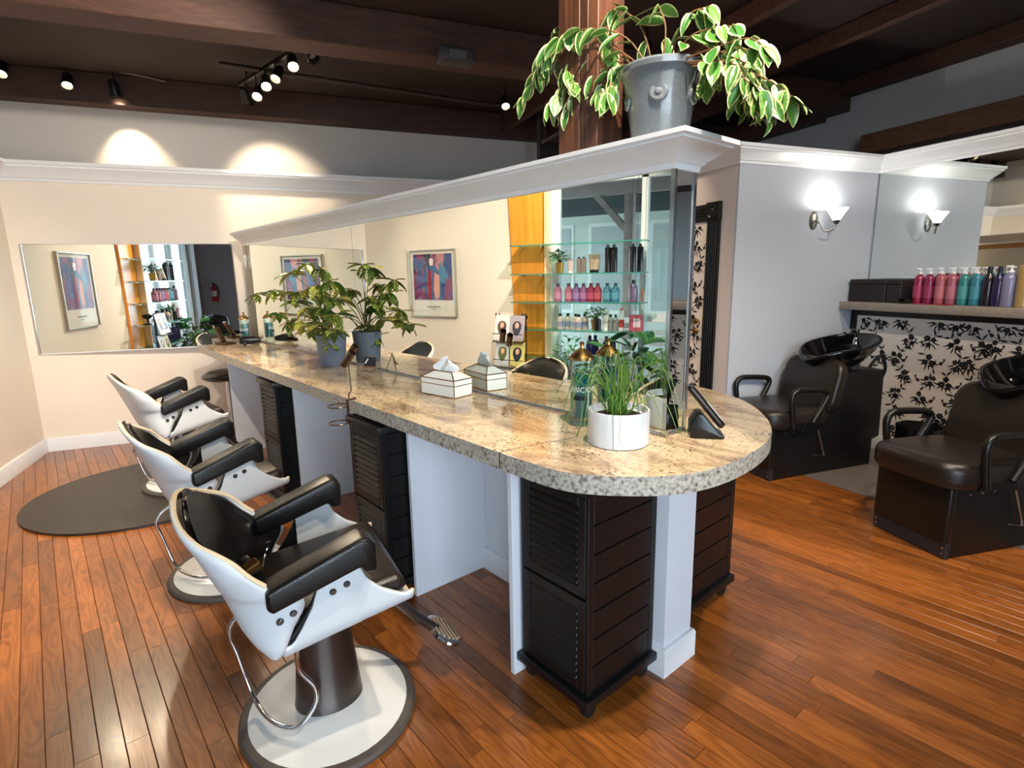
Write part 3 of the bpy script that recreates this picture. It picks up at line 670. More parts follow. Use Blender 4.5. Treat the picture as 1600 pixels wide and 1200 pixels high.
# stool tucked under the far counter end
st = isl_thing('saddle_stool', 'black saddle stool tucked under the far counter end', 'stool', 5.31, 1.22)
bm = bmesh.new(); clathe(bm, [(0, .60), (.10, .60), (.17, .615), (.20, .635), (.20, .65), (.17, .668), (.08, .66), (0, .655)], 28)
for v in bm.verts: v.co.z += .35*v.co.y**2*8*.2
done(bm, 'seat', BLACK_L, st); lathe('stem', CHROME, [(.02, .04), (.02, .60), (0, .60)], 12, st)
for k in range(5):
    a = k*1.2566+.3; lg_ = tube('leg', BLACK_M, [(0, 0, .07), (.20*math.cos(a), .20*math.sin(a), .05)], .014, st, 8); tube('caster', MATS['caster_rubber'], [(.2*math.cos(a)-.01, .2*math.sin(a), .022), (.2*math.cos(a)+.01, .2*math.sin(a), .022)], .022, lg_, 10)

# ================================================================== PLANTS
def leaf_mesh(name, L=1, wd=.4, fold=.10, droop=.18, m=None, tip=1.4):
    bm = bmesh.new(); rows = []; n = 7
    for i in range(n+1):
        u = i/n; w = wd/2*(math.sin(math.pi*u**.8))**(1/tip) if 0 < i < n else 0
        z = -droop*u*u
        rows.append([bm.verts.new((k*w, u*L, z+fold*abs(k)*wd*(1 if w else 0))) for k in (-1, -.55, 0, .55, 1)] if 0 < i < n else [bm.verts.new((0, u*L, z))])
    for a, b in zip(rows, rows[1:]):
        if len(a) == 1: [bm.faces.new((a[0], b[k+1], b[k])) for k in range(4)]
        elif len(b) == 1: [bm.faces.new((a[k], a[k+1], b[0])) for k in range(4)]
        else: [bm.faces.new((a[k], a[k+1], b[k+1], b[k])) for k in range(4)]
    me = D.meshes.new(name); bm.to_mesh(me)
    vals = []
    for v in bm.verts: vals.append(1.0 if abs(v.co.x) > wd*.42 or v.co.y > L*.97 else (.62 if abs(v.co.x) > .15*wd else .3))
    bm.verts.ensure_lookup_table(); ii = 0; vals = []
    for r_ in rows:
        if len(r_) == 1: vals.append(.9)
        else: vals += [1.0, .6, .25, .6, 1.0]
    bm.free(); at = me.attributes.new('edge', 'FLOAT', 'POINT'); at.data.foreach_set('value', vals)
    me.materials.append(m); me.polygons.foreach_set('use_smooth', [True]*len(me.polygons)); return me
FICUS_M = leaf_mat('variegated_ficus_leaf', (52, 110, 44), (98, 150, 60), (226, 226, 160))
CROTON_M = leaf_mat('spotted_leaf', (38, 78, 28), (84, 110, 34), (214, 196, 96), spots=True)
GREEN_M = leaf_mat('dark_green_leaf', (30, 72, 40), (52, 100, 58), (70, 120, 70))
STEM_M = mat('brown_stem', (120, 84, 52), .7)
SOIL = mat('potting_soil', (52, 38, 30), .95, var=.4, vscale=60, bump=.6, bscale=80)
LEAF_F = [leaf_mesh('leaf', 1, .50, .12, .16, FICUS_M), leaf_mesh('leaf', 1, .56, .05, .05, FICUS_M), leaf_mesh('leaf', 1, .44, .22, .30, FICUS_M)]
LEAF_C = [leaf_mesh('leaf', 1, .46, .15, .18, CROTON_M), leaf_mesh('leaf', 1, .52, .10, .35, CROTON_M)]
LEAF_G = [leaf_mesh('leaf', 1, .40, .15, .3, GREEN_M), leaf_mesh('leaf', 1, .50, .15, .15, GREEN_M)]
def put_leaf(parent, meshes, P, d, L, rr, loc):
    o = D.objects.new('leaf', rr.choice(meshes)); COL.objects.link(o); o.parent = parent
    d = Vector(d).normalized(); zz = Vector((rr.uniform(-.5, .5), rr.uniform(-.5, .5), 1)); xx = d.cross(zz).normalized(); zz = xx.cross(d)
    M = Matrix((xx, d, zz)).transposed().to_4x4(); M.translation = Vector(P)-Vector(loc)
    o.matrix_local = M @ Matrix.Diagonal((L, L, L, 1))
    return o

# ---- ficus in the glazed pot on the island cap
PLOC = W(1.165, 1.655, 1.886)
fp_ = thing('ceramic_planter', 'speckled grey glazed ceramic pot on top of the white crown cap', 'pot', PLOC, AI)
CER = mat('speckled_grey_glaze', (104, 110, 116), .22, coat=.4, var=.25, vscale=120)
lathe('pot_body', CER, [(0, 0), (.088, 0), (.092, .01), (.106, .12), (.118, .19), (.122, .198), (.126, .206), (.132, .212), (.134, .226), (.128, .234), (.118, .232), (.114, .20), (0, .19)], 40, fp_)
for a in (-131, -59, 13, 85, 157):
    lathe('medallion', CER, [(0, .012), (.008, .010), (.012, .005), (.024, .006), (.029, .002), (.030, -.004), (0, -.006)], 20, fp_, M=rot('Z', a-18) @ tr(.1065, 0, .135) @ rot('Y', 90-7))
fl = thing('variegated_ficus', 'variegated weeping ficus trailing from the grey pot overhead', 'plant', PLOC+Vector((0, 0, .19)), 0)
FLOC = PLOC+Vector((0, 0, .19)); rr = random.Random(21)
lathe('soil', SOIL, [(0, .012), (.08, .006), (.108, 0), (0, -.01)], 20, fl)
PATHS = [[(1005, 92), (960, 75), (900, 62), (860, 78), (840, 112)], [(1000, 95), (950, 90), (905, 100), (882, 130), (864, 160)], [(990, 100), (955, 105), (915, 125), (897, 160)],
         [(985, 103), (940, 100), (890, 88), (850, 110), (818, 150)], [(1000, 95), (960, 108), (942, 130), (938, 150)], [(1010, 90), (980, 60), (930, 45), (880, 55), (856, 80)],
         [(1002, 94), (975, 100), (962, 120), (954, 140)], [(1000, 92), (945, 70), (905, 75), (890, 105), (895, 130)], [(1000, 90), (960, 85), (925, 85), (908, 112)], [(995, 92), (950, 60), (900, 40), (860, 50)],
         [(990, 100), (940, 115), (905, 140), (882, 180)], [(985, 104), (930, 110), (890, 135), (872, 165)], [(1000, 96), (960, 118), (952, 145)], [(990, 98), (945, 120), (925, 145), (915, 170)], [(1065, 95), (1120, 110), (1150, 138), (1160, 160)], [(1065, 94), (1140, 104), (1185, 138), (1195, 160)],
         [(1062, 92), (1120, 84), (1160, 75), (1188, 98)], [(1060, 95), (1110, 103), (1150, 108), (1180, 128), (1202, 158)], [(1062, 95), (1130, 98), (1170, 112), (1205, 128), (1235, 150)],
         [(1065, 90), (1098, 88), (1108, 108), (1103, 122)], [(1062, 85), (1130, 70), (1170, 60), (1197, 74)], [(1058, 85), (1075, 60), (1110, 45), (1150, 40)], [(1062, 95), (1110, 95), (1150, 102), (1165, 125), (1190, 140)],
         [(1060, 92), (1100, 78), (1150, 92), (1172, 105), (1195, 125)], [(1050, 90), (1060, 50), (1080, 20), (1110, 10)], [(1020, 88), (1005, 50), (980, 20), (950, 15)], [(1035, 88), (1040, 45), (1030, 10)]]
for pi_, pth in enumerate(PATHS):
    t0 = 1.64 + rr.uniform(-.05, .05); t1 = t0 + rr.uniform(-.10, .04)
    P = [att(x, y, t0+(t1-t0)*k/(len(pth)-1)) for k, (x, y) in enumerate(pth)]
    P[0] = FLOC + Vector(((P[0].x-FLOC.x)*.6, (P[0].y-FLOC.y)*.6, .03)); P.insert(0, FLOC+Vector((rr.uniform(-.04, .04), rr.uniform(-.04, .04), 0)))
    sp = smooth_path(P, 5)
    tube('stem', STEM_M, [p-FLOC for p in sp], [.0035*(1-.6*k/len(sp)) for k in range(len(sp))], fl, 5)
    for k in range(9, len(sp), 2):
        for q in range(3 if k > 13 else 1):
            d = Vector((rr.uniform(-.7, .7), rr.uniform(-.7, .7), -1.0+rr.uniform(-.1, .7))) + (sp[k]-sp[k-1]).normalized()*rr.uniform(.2, 1.0)
            put_leaf(fl, LEAF_F, sp[k], d, rr.uniform(.058, .092), rr, FLOC)

# ---- spotted plant in the blue-grey pot on the counter
POT1 = W(3.50, 1.445, .911)
p1 = thing('planter', 'tapered blue-grey planter on the granite counter', 'pot', POT1, AI)
lathe('pot_body', mat('blue_grey_pot', (104, 112, 128), .5, var=.06, vscale=12), [(0, 0), (.076, 0), (.080, .006), (.098, .20), (.098, .204), (.093, .204), (.088, .185), (0, .18)], 36, p1)
CL = POT1+Vector((0, 0, .18))
cp_ = thing('spotted_plant', 'yellow-spotted leafy plant growing in the blue-grey planter', 'plant', CL)
lathe('soil', SOIL, [(0, .012), (.06, .008), (.086, 0), (0, -.01)], 20, cp_)
rr = random.Random(5)
CLUST = [(400, 458), (428, 452), (448, 455), (455, 425), (478, 412), (500, 418), (517, 438), (522, 465), (495, 445), (470, 455), (436, 488), (455, 500), (480, 480), (505, 480), (526, 490), (462, 470), (500, 505), (520, 515), (488, 515), (475, 505), (508, 460), (512, 530)]
for x, y in CLUST:
    t = 1.42+rr.uniform(-.13, .03); P = att(x, y, t); mid = CL.lerp(P, .5)+Vector((0, 0, .05))
    mid.x, mid.y = CL.x+(P.x-CL.x)*.35, CL.y+(P.y-CL.y)*.35
    sp = smooth_path([CL+Vector((rr.uniform(-.03, .03), rr.uniform(-.03, .03), 0)), mid, P], 5)
    tube('stem', mat('green_stem', (96, 92, 48), .6), [p-CL for p in sp], .0032, cp_, 5)
    for q in range(7):
        a = q*.9+rr.random(); d = Vector((math.cos(a), math.sin(a), rr.uniform(-.85, .35)))
        put_leaf(cp_, LEAF_C, P-Vector((0, 0, .01)), d, rr.uniform(.085, .13), rr, CL)

# ---- grass plant in the white round pot
GL = W(1.141, 1.441, .911)
gp = thing('white_planter', 'low round white planter on the counter end', 'pot', GL, AI)
lathe('pot_body', mat('white_ceramic', (226, 228, 232), .3, coat=.2), [(0, 0), (.098, 0), (.101, .004), (.102, .112), (.1, .116), (.094, .116), (.092, .095), (0, .092)], 48, gp)
gr = thing('grass_plant', 'thin-bladed grassy plant spilling over the white planter', 'plant', GL+Vector((0, 0, .092)))
lathe('soil', SOIL, [(0, .012), (.06, .008), (.09, 0), (0, -.01)], 24, gr)
rr = random.Random(9); BLADE = [mat('grass_green', (74, 128, 48), .45, var=.2), mat('grass_light', (118, 150, 66), .45, var=.2)]
for k in range(62):
    a = rr.uniform(0, 6.283); L = rr.uniform(.10, .26); h = rr.uniform(.07, .19); c, s = math.cos(a), math.sin(a)
    if k < 16: L, h = rr.uniform(.06, .16), rr.uniform(.15, .24)
    b0 = Vector((rr.uniform(-.03, .03), rr.uniform(-.03, .03), .005)); end = -.05 if L > .16 else h*.55
    if s*B_.y+c*B_.x > .3: L *= .42
    pts = smooth_path([b0, b0+Vector((c*L*.30, s*L*.30, h*.72)), b0+Vector((c*L*.68, s*L*.68, h)), b0+Vector((c*L, s*L, max(end, h-.28)))], 5)
    tube('blade', rr.choice(BLADE), pts, [.0024*(1-.75*i/len(pts)) for i in range(len(pts))], gr, 4)

# ================================================================== THINGS ON THE COUNTER
TEAL = mat('teal_disinfectant', (4, 128, 140), .12, trans=.3)
def wrap_text(body, size, r, mtl, parent, z, ang0):
    me = text_mesh(body, size, .0003)
    for v in me.vertices:
        a = ang0 + v.co.x/r; rad = r+.0006+v.co.z; v.co = Vector((rad*math.cos(a), rad*math.sin(a), z+v.co.y))
    return link('lettering', me, mtl, parent, smooth=False)
def jar(label, s, t, h=.25, r=.043, ang=R(205)):
    e = isl_thing('disinfectant_jar', label, 'jar', s, t, .911, 0, 'glass disinfectant jars')
    lathe('glass_cylinder', GLASS, [(0, 0), (r+.004, 0), (r+.004, .012), (r-.004, .022), (r, .032), (r, h), (r-.003, h), (r-.003, .03), (0, .026)], 32, e)
    lathe('liquid', TEAL, [(0, .034), (r-.005, .034), (r-.005, h*.80), (0, h*.80)], 28, e)
    lid = lathe('lid', BRASS, [(r+.004, h-.002), (r+.004, h+.008), (r-.004, h+.016), (r*.45, h+.034), (.008, h+.040), (.006, h+.050), (.010, h+.056), (.006, h+.064), (0, h+.065)], 32, e)
    wrap_text('BARBICIDE', .028, r, mat('white_print', (236, 240, 240), .5), e, h*.52, ang)
    bm = bmesh.new(); 
    for k in range(12):
        a0, a1 = ang-.7+k*.117, ang-.7+(k+1)*.117
        f = [bm.verts.new(((r+.0005)*math.cos(a), (r+.0005)*math.sin(a), z)) for a, z in ((a0, h*.40), (a1, h*.40), (a1, h*.47), (a0, h*.47))]; bm.faces.new(f)
    done(bm, 'label_band', mat('dark_print', (14, 30, 40), .5), e)
    return e
jar('tall glass jar of teal disinfectant behind the grass plant', 1.385, 1.525)
jar('glass jar of teal disinfectant at the far counter end', 5.42, 1.44, .21)

tb = isl_thing('tissue_box', 'white glass and brass tissue box with a tissue sticking out', 'tissue box', 2.215, 1.47, .911, R(9))
hx, hy, h1, h2 = .058, .115, .082, .112
FROST = mat('frosted_white_glass', (240, 240, 236), .25)
for nm, poly in (('side_panel', [(-hx, -hy, 0), (-hx, hy, 0), (-hx, hy, h1), (-hx, -hy, h1)]), ('side_panel', [(hx, -hy, 0), (hx, hy, 0), (hx, hy, h1), (hx, -hy, h1)]), ('end_panel', [(-hx, -hy, 0), (hx, -hy, 0), (hx, -hy, h1), (-hx, -hy, h1)]), ('end_panel', [(-hx, hy, 0), (hx, hy, 0), (hx, hy, h1), (-hx, hy, h1)]),
                 ('roof_panel', [(-hx, -hy, h1), (-hx, hy, h1), (-.018, .06, h2), (-.018, -.06, h2)]), ('roof_panel', [(hx, -hy, h1), (hx, hy, h1), (.018, .06, h2), (.018, -.06, h2)]), ('roof_panel', [(-hx, -hy, h1), (hx, -hy, h1), (.018, -.06, h2), (-.018, -.06, h2)]), ('roof_panel', [(-hx, hy, h1), (hx, hy, h1), (.018, .06, h2), (-.018, .06, h2)])):
    bm = bmesh.new(); bm.faces.new([bm.verts.new(p) for p in poly]); o = done(bm, nm, FROST, tb, False); q = o.modifiers.new('thickness', 'SOLIDIFY'); q.thickness = .002
bm = bmesh.new(); c4 = [(-hx, -hy), (hx, -hy), (hx, hy), (-hx, hy)]; r4 = [(-.018, -.06), (.018, -.06), (.018, .06), (-.018, .06)]
for zz in (.002, .056, h1):
    for i in range(4): ctube(bm, [c4[i]+(zz,), c4[(i+1) % 4]+(zz,)], .0030, 6)
for i in range(4):
    ctube(bm, [c4[i]+(0,), c4[i]+(h1,)], .0030, 6); ctube(bm, [c4[i]+(h1,), r4[i]+(h2,)], .0030, 6); ctube(bm, [r4[i]+(h2,), r4[(i+1) % 4]+(h2,)], .0030, 6)
stuff(done(bm, 'brass_frame', BRASS, tb))
ts = thing('tissue', 'crumpled white tissue pulled up from the brass box', 'tissue', W(2.215, 1.47, .911+h2-.01), AI+R(9))
def tissue(u, v):
    y = (u*2-1)*(.035+.05*math.sin(math.pi*min(1, v*1.1))**.8); z = v*.082*(1-.35*abs(u*2-1)**2.2); x = .012*math.sin(u*9+v*3)*(.3+v) + .015*(v-.4)
    return (x, y, z)
grid('tissue_sheet', mat('tissue_paper', (244, 246, 250), .8, sub=.1), tissue, 21, 13, ts, .0006, 1)

ez = isl_thing('card_easel', 'tiny wooden easel holding a black card', 'easel', 3.07, 1.50, .911, R(28))
for y in (-.028, .028): tube('leg', mat('easel_wood', (150, 108, 66), .5), [(-.012, y, .002), (.008, y*.35, .10)], .0032, ez, 6)
tube('back_leg', MATS['easel_wood'], [(.045, 0, .002), (.008, 0, .095)], .003, ez, 6)
box('ledge', MATS['easel_wood'], -.024, -.002, -.04, .04, .030, .037, ez)
cdn = box('card', mat('black_card', (30, 32, 40), .4), -.0015, .0015, -.042, .042, 0, .055, ez, M=tr(-.012, 0, .037) @ rot('Y', 12))
box('white_stroke', MATS['white_print'], -.0026, -.0016, -.004, .004, -.018, .018, cdn, M=tr(-.007, .022, .066) @ rot('Y', 12) @ rot('X', 35))

# dryer / iron holder clamped to the counter edge
def P4(x, y, t=1.065): 
    p = att(x, y, t); return Vector((p.dot(B_), p.dot(A_), p.z))
HB = W(2.42, 1.065, .91); hb = thing('iron_holder', 'bronze iron holder with rings clamped to the counter edge', 'holder', HB, AI)
def loc(v): return Vector((v.x-1.065, v.y-2.42, v.z-.91))
ANT = mat('antique_bronze', (104, 84, 66), .3, metal=.9)
cl = [(.03, 0, .004), (-.012, 0, .004), (-.012, 0, -.075), (.03, 0, -.075)]
tube('clamp', ANT, cl, .006, hb, 8)
tube('arm', ANT, [(-.004, 0, .006), (.0, .005, .03), (.025, .03, .04), (.02, .03, .17)], .004, hb, 8)
for k, (y, z) in enumerate(((.03, .19), (.055, .215))):
    M = tr(.02+k*.03, y, z) @ rot('X', 35) @ rot('Y', 20)
    bm = bmesh.new(); clathe(bm, [(.017, -.042), (.018, .042), (.0155, .042), (.0145, -.042)], 20); bmesh.ops.transform(bm, matrix=M, verts=bm.verts); done(bm, 'tube_cup', ANT, hb)
for z in (-.02, -.10):
    tube('ring', ANT, [(-.055+.045*math.cos(a), .01+.045*math.sin(a), z) for a in [k*math.pi/12 for k in range(24)]], .003, hb, 6, True)
tube('screw', ANT, [(.012, 0, -.12), (.012, 0, -.07)], .005, hb, 8)

# phone in its cradle
ph = isl_thing('phone_cradle', 'black wedge phone cradle at the mirror end of the counter', 'phone cradle', .985, 1.715, .911, R(-52))
BPL = mat('black_plastic', (16, 16, 18), .3)
prism('cradle', BPL, [(-.05, 0), (.062, 0), (.062, .012), (.045, .018), (-.012, .085), (-.03, .085), (-.05, .05)], -.045, .045, ph, M=rot('X', 90), bev=.005)
hs = isl_thing('phone_handset', 'black cordless handset with grey keys and silver trim in the cradle', 'phone', .985, 1.715, .911, R(-52))
HM = tr(.050, 0, .034) @ rot('Y', 50.5)
PSI = mat('phone_silver', (150, 152, 158), .25, metal=.8)
hd = box('handset_body', BPL, -.178, .005, -.026, .026, -.004, .020, hs, .009, 3, M=HM)
box('screen', mat('phone_screen', (70, 78, 86), .15), -.150, -.108, -.018, .018, .0195, .0210, hd, M=HM)
for i in range(5):
    for j in range(3): box('key', mat('key_grey', (196, 198, 202), .4), -.092+i*.0165, -.081+i*.0165, -.0215+j*.0155, -.0095+j*.0155, .0195, .0222, hd, .001, 1, M=HM)
tube('silver_trim', PSI, [HM @ Vector(p) for p in ((-.17, -.0265, .010), (-.02, -.0265, .010), (.002, -.018, .010), (.004, .018, .010), (-.02, .0265, .010), (-.17, .0265, .010))], .0026, hd, 6)

# tools at the far end
cs_ = isl_thing('hair_clipper', 'bronze hair clipper leaning on its stand at the far counter end', 'clipper', 5.40, 1.26, .911, R(20))
box('stand', ANT, -.05, .05, -.08, .08, 0, .02, cs_, .004); box('clipper_body', ANT, -.022, .022, -.016, .016, 0, .15, cs_, .008, 2, M=tr(-.0, .02, .02) @ rot('X', -35)); box('blade', CHROME, -.02, .02, -.012, .012, .15, .175, cs_, M=tr(0, .02, .02) @ rot('X', -35))
cs2 = isl_thing('hair_dryer', 'small black hair dryer lying beside the far disinfectant jar', 'hair dryer', 5.16, 1.40, .912, R(70))
lathe('barrel', BPL, [(0, -.08), (.03, -.08), (.036, -.05), (.034, .02), (.022, .09), (.018, .09), (0, .08)], 20, cs2, M=tr(0, 0, .042) @ rot('X', 90)); box('handle', MATS['black_plastic'], -.016, .016, -.012, .012, -.13, 0, cs2, .006, M=tr(0, .03, .032) @ rot('Y', 86))
ht = isl_thing('heart_ornament', 'small white heart ornament hanging at the far mirror end', 'ornament', 5.50, mt(1.575, 5.5), 1.55)
hp = [(math.sin(a)**3*.034, (13*math.cos(a)-5*math.cos(2*a)-2*math.cos(3*a)-math.cos(4*a))*.0036) for a in [k*6.2832/32 for k in range(32)]]
tube('heart_outline', mat('white_enamel', (236, 230, 222), .4), [(0, x, y+.10) for x, y in hp], .005, ht, 6, True); tube('string', MATS['white_enamel'], [(0, 0, .11), (0, 0, .25)], .0012, ht, 4); lathe('drop_bead', CHROME, [(0, -.012), (.010, 0), (0, .012)], 10, ht); tube('drop_string', MATS['white_enamel'], [(0, 0, .005), (0, 0, .045)], .001, ht, 4)

# ================================================================== BACK WALL
DB = R(4.3); x0, x1 = -1.985, -.40
yy = lambda x: YB-.012-math.tan(DB)*(x-x0)
bmr = thing('wall_mirror', 'long frameless mirror on the cream back wall', 'mirror', (x0, YB, .866))
prism('backing', mat('mirror_backing', (196, 188, 176), .6), [(0, -.001), (x1-x0, -.001), (x1-x0, yy(x1)-YB+.005), (0, -.007)], .004, .924, bmr)
prism('mirror_glass', MIRROR, [(0, -.0065), (x1-x0, yy(x1)-YB+.0045), (x1-x0, yy(x1)-YB), (0, -.012)], .006, .924, bmr)
for z in (0, .924): prism('edge_strip', CHROME if z else WHITE, [(0, -.001), (x1-x0, -.001), (x1-x0, yy(x1)-YB-.003), (0, -.015)], z, z+.008, bmr)
box('edge_strip', CHROME, -.012, .003, -.018, -.001, 0, .932, bmr)
gm = isl_thing('framed_mirror', 'gold framed mirror on the far face of the island wall', 'mirror', 4.3, mt(1.718, 4.3), .95, -DI)
GOLD = mat('gold_frame', (182, 138, 84), .35, metal=.7)
for a in ((0, .02, -.9, -.84, 0, .82), (0, .02, .84, .9, 0, .82), (0, .02, -.84, .84, 0, .06), (0, .02, -.84, .84, .76, .82)): box('frame_rail', GOLD, *a, gm, .004, 1)
box('mirror_glass', MIRROR, .002, .008, -.84, .84, .06, .76, gm)

# ================================================================== LEFT WALL (seen in the mirrors)
pic = thing('framed_poster', 'silver framed abstract figure poster on the left wall', 'picture', (XL, 4.97, 1.02))
fw_, fh_ = .325, .75
for a in ((0, .028, -fw_, -fw_+.014, 0, fh_), (0, .028, fw_-.014, fw_, 0, fh_), (0, .028, -fw_+.014, fw_-.014, 0, .014), (0, .028, -fw_+.014, fw_-.014, fh_-.014, fh_)): box('frame_rail', mat('silver_frame', (176, 168, 152), .3, metal=.8), *a, pic, .002, 1)
box('mat_board', mat('cream_paper', (232, 222, 208), .7), .003, .012, -fw_+.014, fw_-.014, .014, fh_-.014, pic)
m, nt, p, N, L = node_mat('abstract_print')
tc = N('TexCoord'); mp = N('Mapping'); mp.inputs['Scale'].default_value = (1, 9, 4.5); L(tc.outputs['Object'], mp.inputs[0])
v = N('TexVoronoi'); v.inputs['Scale'].default_value = 1.1; n = N('TexNoise'); n.inputs['Scale'].default_value = 2; n.inputs['Detail'].default_value = 5
ad = N('VectorMath'); ad.operation = 'MULTIPLY_ADD'; ad.inputs[1].default_value = (1.4, 1.4, 1.4); L(mp.outputs[0], n.inputs['Vector']); L(n.outputs['Color'], ad.inputs[0]); L(mp.outputs[0], ad.inputs[2]); L(ad.outputs[0], v.inputs['Vector'])
sp = N('SeparateColor'); L(v.outputs['Color'], sp.inputs[0]); cr = N('ValToRGB'); cr.color_ramp.interpolation = 'CONSTANT'
ramp(cr, [(0, srgb(128, 44, 84)), (.2, srgb(40, 52, 110)), (.36, srgb(28, 26, 44)), (.52, srgb(196, 120, 120)), (.66, srgb(84, 60, 120)), (.78, srgb(60, 120, 150)), (.9, srgb(214, 206, 210))]); L(sp.outputs[0], cr.inputs[0]); L(cr.outputs[0], p.inputs['Base Color'])
box('art_print', m, .012, .014, -.27, .27, .19, .70, pic)
def figure_patch(nm, col, pts):
    bm = bmesh.new(); bm.faces.new([bm.verts.new((.0145+nm*.0001, y, z)) for y, z in pts]); done(bm, 'painted_shape', mat('print_%d' % nm, col, .6), pic, False)
figure_patch(1, (52, 84, 130), [(-.12, .20), (-.10, .50), (-.03, .58), (.06, .56), (.13, .44), (.10, .20)]); figure_patch(2, (150, 44, 66), [(.02, .20), (.0, .52), (.06, .52), (.09, .34), (.08, .20)])
figure_patch(3, (222, 150, 128), [(-.09, .22), (-.10, .46), (-.03, .50), (-.01, .30), (-.03, .20)]); figure_patch(4, (236, 214, 208), [(-.01, .58), (-.02, .64), (.02, .66), (.045, .62), (.03, .57)])
bm = bmesh.new(); rq = random.Random(2); y = -.09
while y < .09: w_ = rq.uniform(.006, .012); cbox(bm, .0121, .0127, y, y+w_, .105, .120); y += w_+.004
y = -.035
while y < .035: w_ = rq.uniform(.003, .006); cbox(bm, .0121, .0127, y, y+w_, .082, .090); y += w_+.003
stuff(done(bm, 'printed_caption', mat('print_ink', (110, 96, 92), .6), pic))
box('glazing', PICGLASS, .018, .0195, -fw_+.014, fw_-.014, .014, fh_-.014, pic)

wp = thing('wood_panel', 'orange maple display panel beside the shop window', 'panel', (XL, 3.72, 0))
prism('panel_board', ORANGE, [(-.17, .0), (.19, .0), (.20, 1.2), (.245, 2.29), (-.17, 2.29), (-.19, 1.2)], .001, .03, wp, M=Matrix(((0, 0, 1, 0), (1, 0, 0, 0), (0, 1, 0, 0), (0, 0, 0, 1))), bev=.002, seg=1)
prism('side_board', mat('pale_maple', (226, 188, 148), .4, var=.05, vscale=3), [(0, 0), (.10, 0), (.10, 2.29), (0, 2.29)], 0, .02, wp, M=tr(.0, -.215, 0) @ Matrix(((1, 0, 0, 0), (0, 0, 1, 0), (0, 1, 0, 0), (0, 0, 0, 1))))
SHZ = [1.755, 1.48, 1.21, .945, .67, .42]; SNM = ['top', 'second', 'third', 'fourth', 'fifth', 'lowest']
for z, nm in zip(SHZ, SNM):
    o = thing('glass_shelf', '%s glass shelf from the top beside the orange panel' % nm if nm not in ('top', 'lowest') else '%s glass shelf beside the orange panel' % nm, 'shelf', (-1.93, 3.16, z), 0, 'glass display shelves')
    prism('shelf_plate', SHELFG, [(-.10, -.66), (.10, -.68), (.13, -.60), (.13, .66), (-.10, .68)], -.010, 0, o); 
    sweep('polished_edge', GLASSEDGE, [(-.001, -.0102), (.0015, -.0102), (.0015, .0002), (-.001, .0002)], [(-.10, -.66), (.10, -.68), (.13, -.60), (.13, .66), (-.10, .68)][::-1] if False else [(.13, .66), (.13, -.60), (.10, -.68), (-.10, -.66)][::-1], o)
    for y in (.40, .62): box('bracket', CHROME, -.105, -.02, y-.008, y+.008, -.022, -.0105, o, .002, 1)
cb = thing('shelf_cables', 'steel cables holding the glass shelves', 'cables', (-1.93, 2.66, .3))
for x, y in ((-.06, -.05), (.07, -.05), (-.06, -.13), (.07, -.10)): tube('cable', STEEL, [(x, y, .05), (x, y, 2.1), (x, y-.04, 2.88)], .002, cb, 5)

def Ypx(x):
    T = [(790, 3.92), (803, 3.83), (873, 3.34), (1012, 2.48), (1045, 2.28)]
    for (a, b), (c, d) in zip(T, T[1:]):
        if x <= c: return b+(d-b)*(x-a)/(c-a)
    return T[-1][1]
def bottle(kind, col, P, h, r, label, cat='bottle', group='products on the glass shelves', cap=(20, 20, 22), band=None, rz=0, name=None):
    e = thing(name or {'pump': 'pump_bottle', 'tube': 'cream_tube', 'round': 'product_bottle', 'tall': 'product_can'}[kind], label, cat, P, rz, group)
    col = tuple(int(v*.8) for v in col); band = band and tuple(int(v*.82) for v in band)
    bmt = mat('plastic_%d_%d_%d' % col, col, .25, coat=.2); cm = mat('plastic_%d_%d_%d' % cap, cap, .3)
    if kind == 'tube':
        bm = bmesh.new(); V = []
        for i in range(6):
            u = i/5; V.append([bm.verts.new((r*.8*(1-u)*math.cos(a)+.002*math.cos(a), r*(1+.15*u)*math.sin(a), h*.16+u*h*.84)) for a in [k*math.pi/8 for k in range(16)]])
        for a, b in zip(V, V[1:]):
            for k in range(16): bm.faces.new((a[k], a[(k+1) % 16], b[(k+1) % 16], b[k]))
        bm.faces.new(V[0][::-1]); bm.faces.new(V[-1]); done(bm, 'tube_body', bmt, e); lathe('cap', cm, [(0, 0), (r*.85, 0), (r*.9, h*.17), (0, h*.17)], 16, e)
        return e
    if kind == 'tall': pr = [(0, 0), (r, 0), (r, h*.86), (r*.9, h*.89), (r*.35, h*.91), (0, h*.91)]; cp = [(r*.5, h*.90), (r*.5, h*.985), (r*.4, h), (0, h)]
    elif kind == 'round': pr = [(0, 0), (r*.95, 0), (r, h*.04), (r, h*.62), (r*.85, h*.74), (r*.45, h*.82), (r*.4, h*.85), (0, h*.85)]; cp = [(r*.45, h*.83), (r*.45, h), (0, h)]
    else: pr = [(0, 0), (r*.95, 0), (r, h*.03), (r, h*.66), (r*.88, h*.74), (r*.5, h*.80), (r*.42, h*.82), (0, h*.82)]; cp = [(r*.42, h*.80), (r*.42, h*.86), (r*.14, h*.87), (r*.14, h*.95), (0, h*.95)]
    lathe('bottle_body', bmt, pr, 20, e); c_ = lathe('cap', cm, cp, 14, e)
    if kind == 'pump': box('spout', cm, -r*1.25, r*.35, -r*.16, r*.16, h*.945, h*.985, c_, .002, 1)
    if band: lathe('label_band', mat('label_%d_%d_%d' % band, band, .5), [(r+.0004, h*.16), (r+.0006, h*.5), (r+.0002, h*.5), (r, h*.16)], 20, e)
    return e
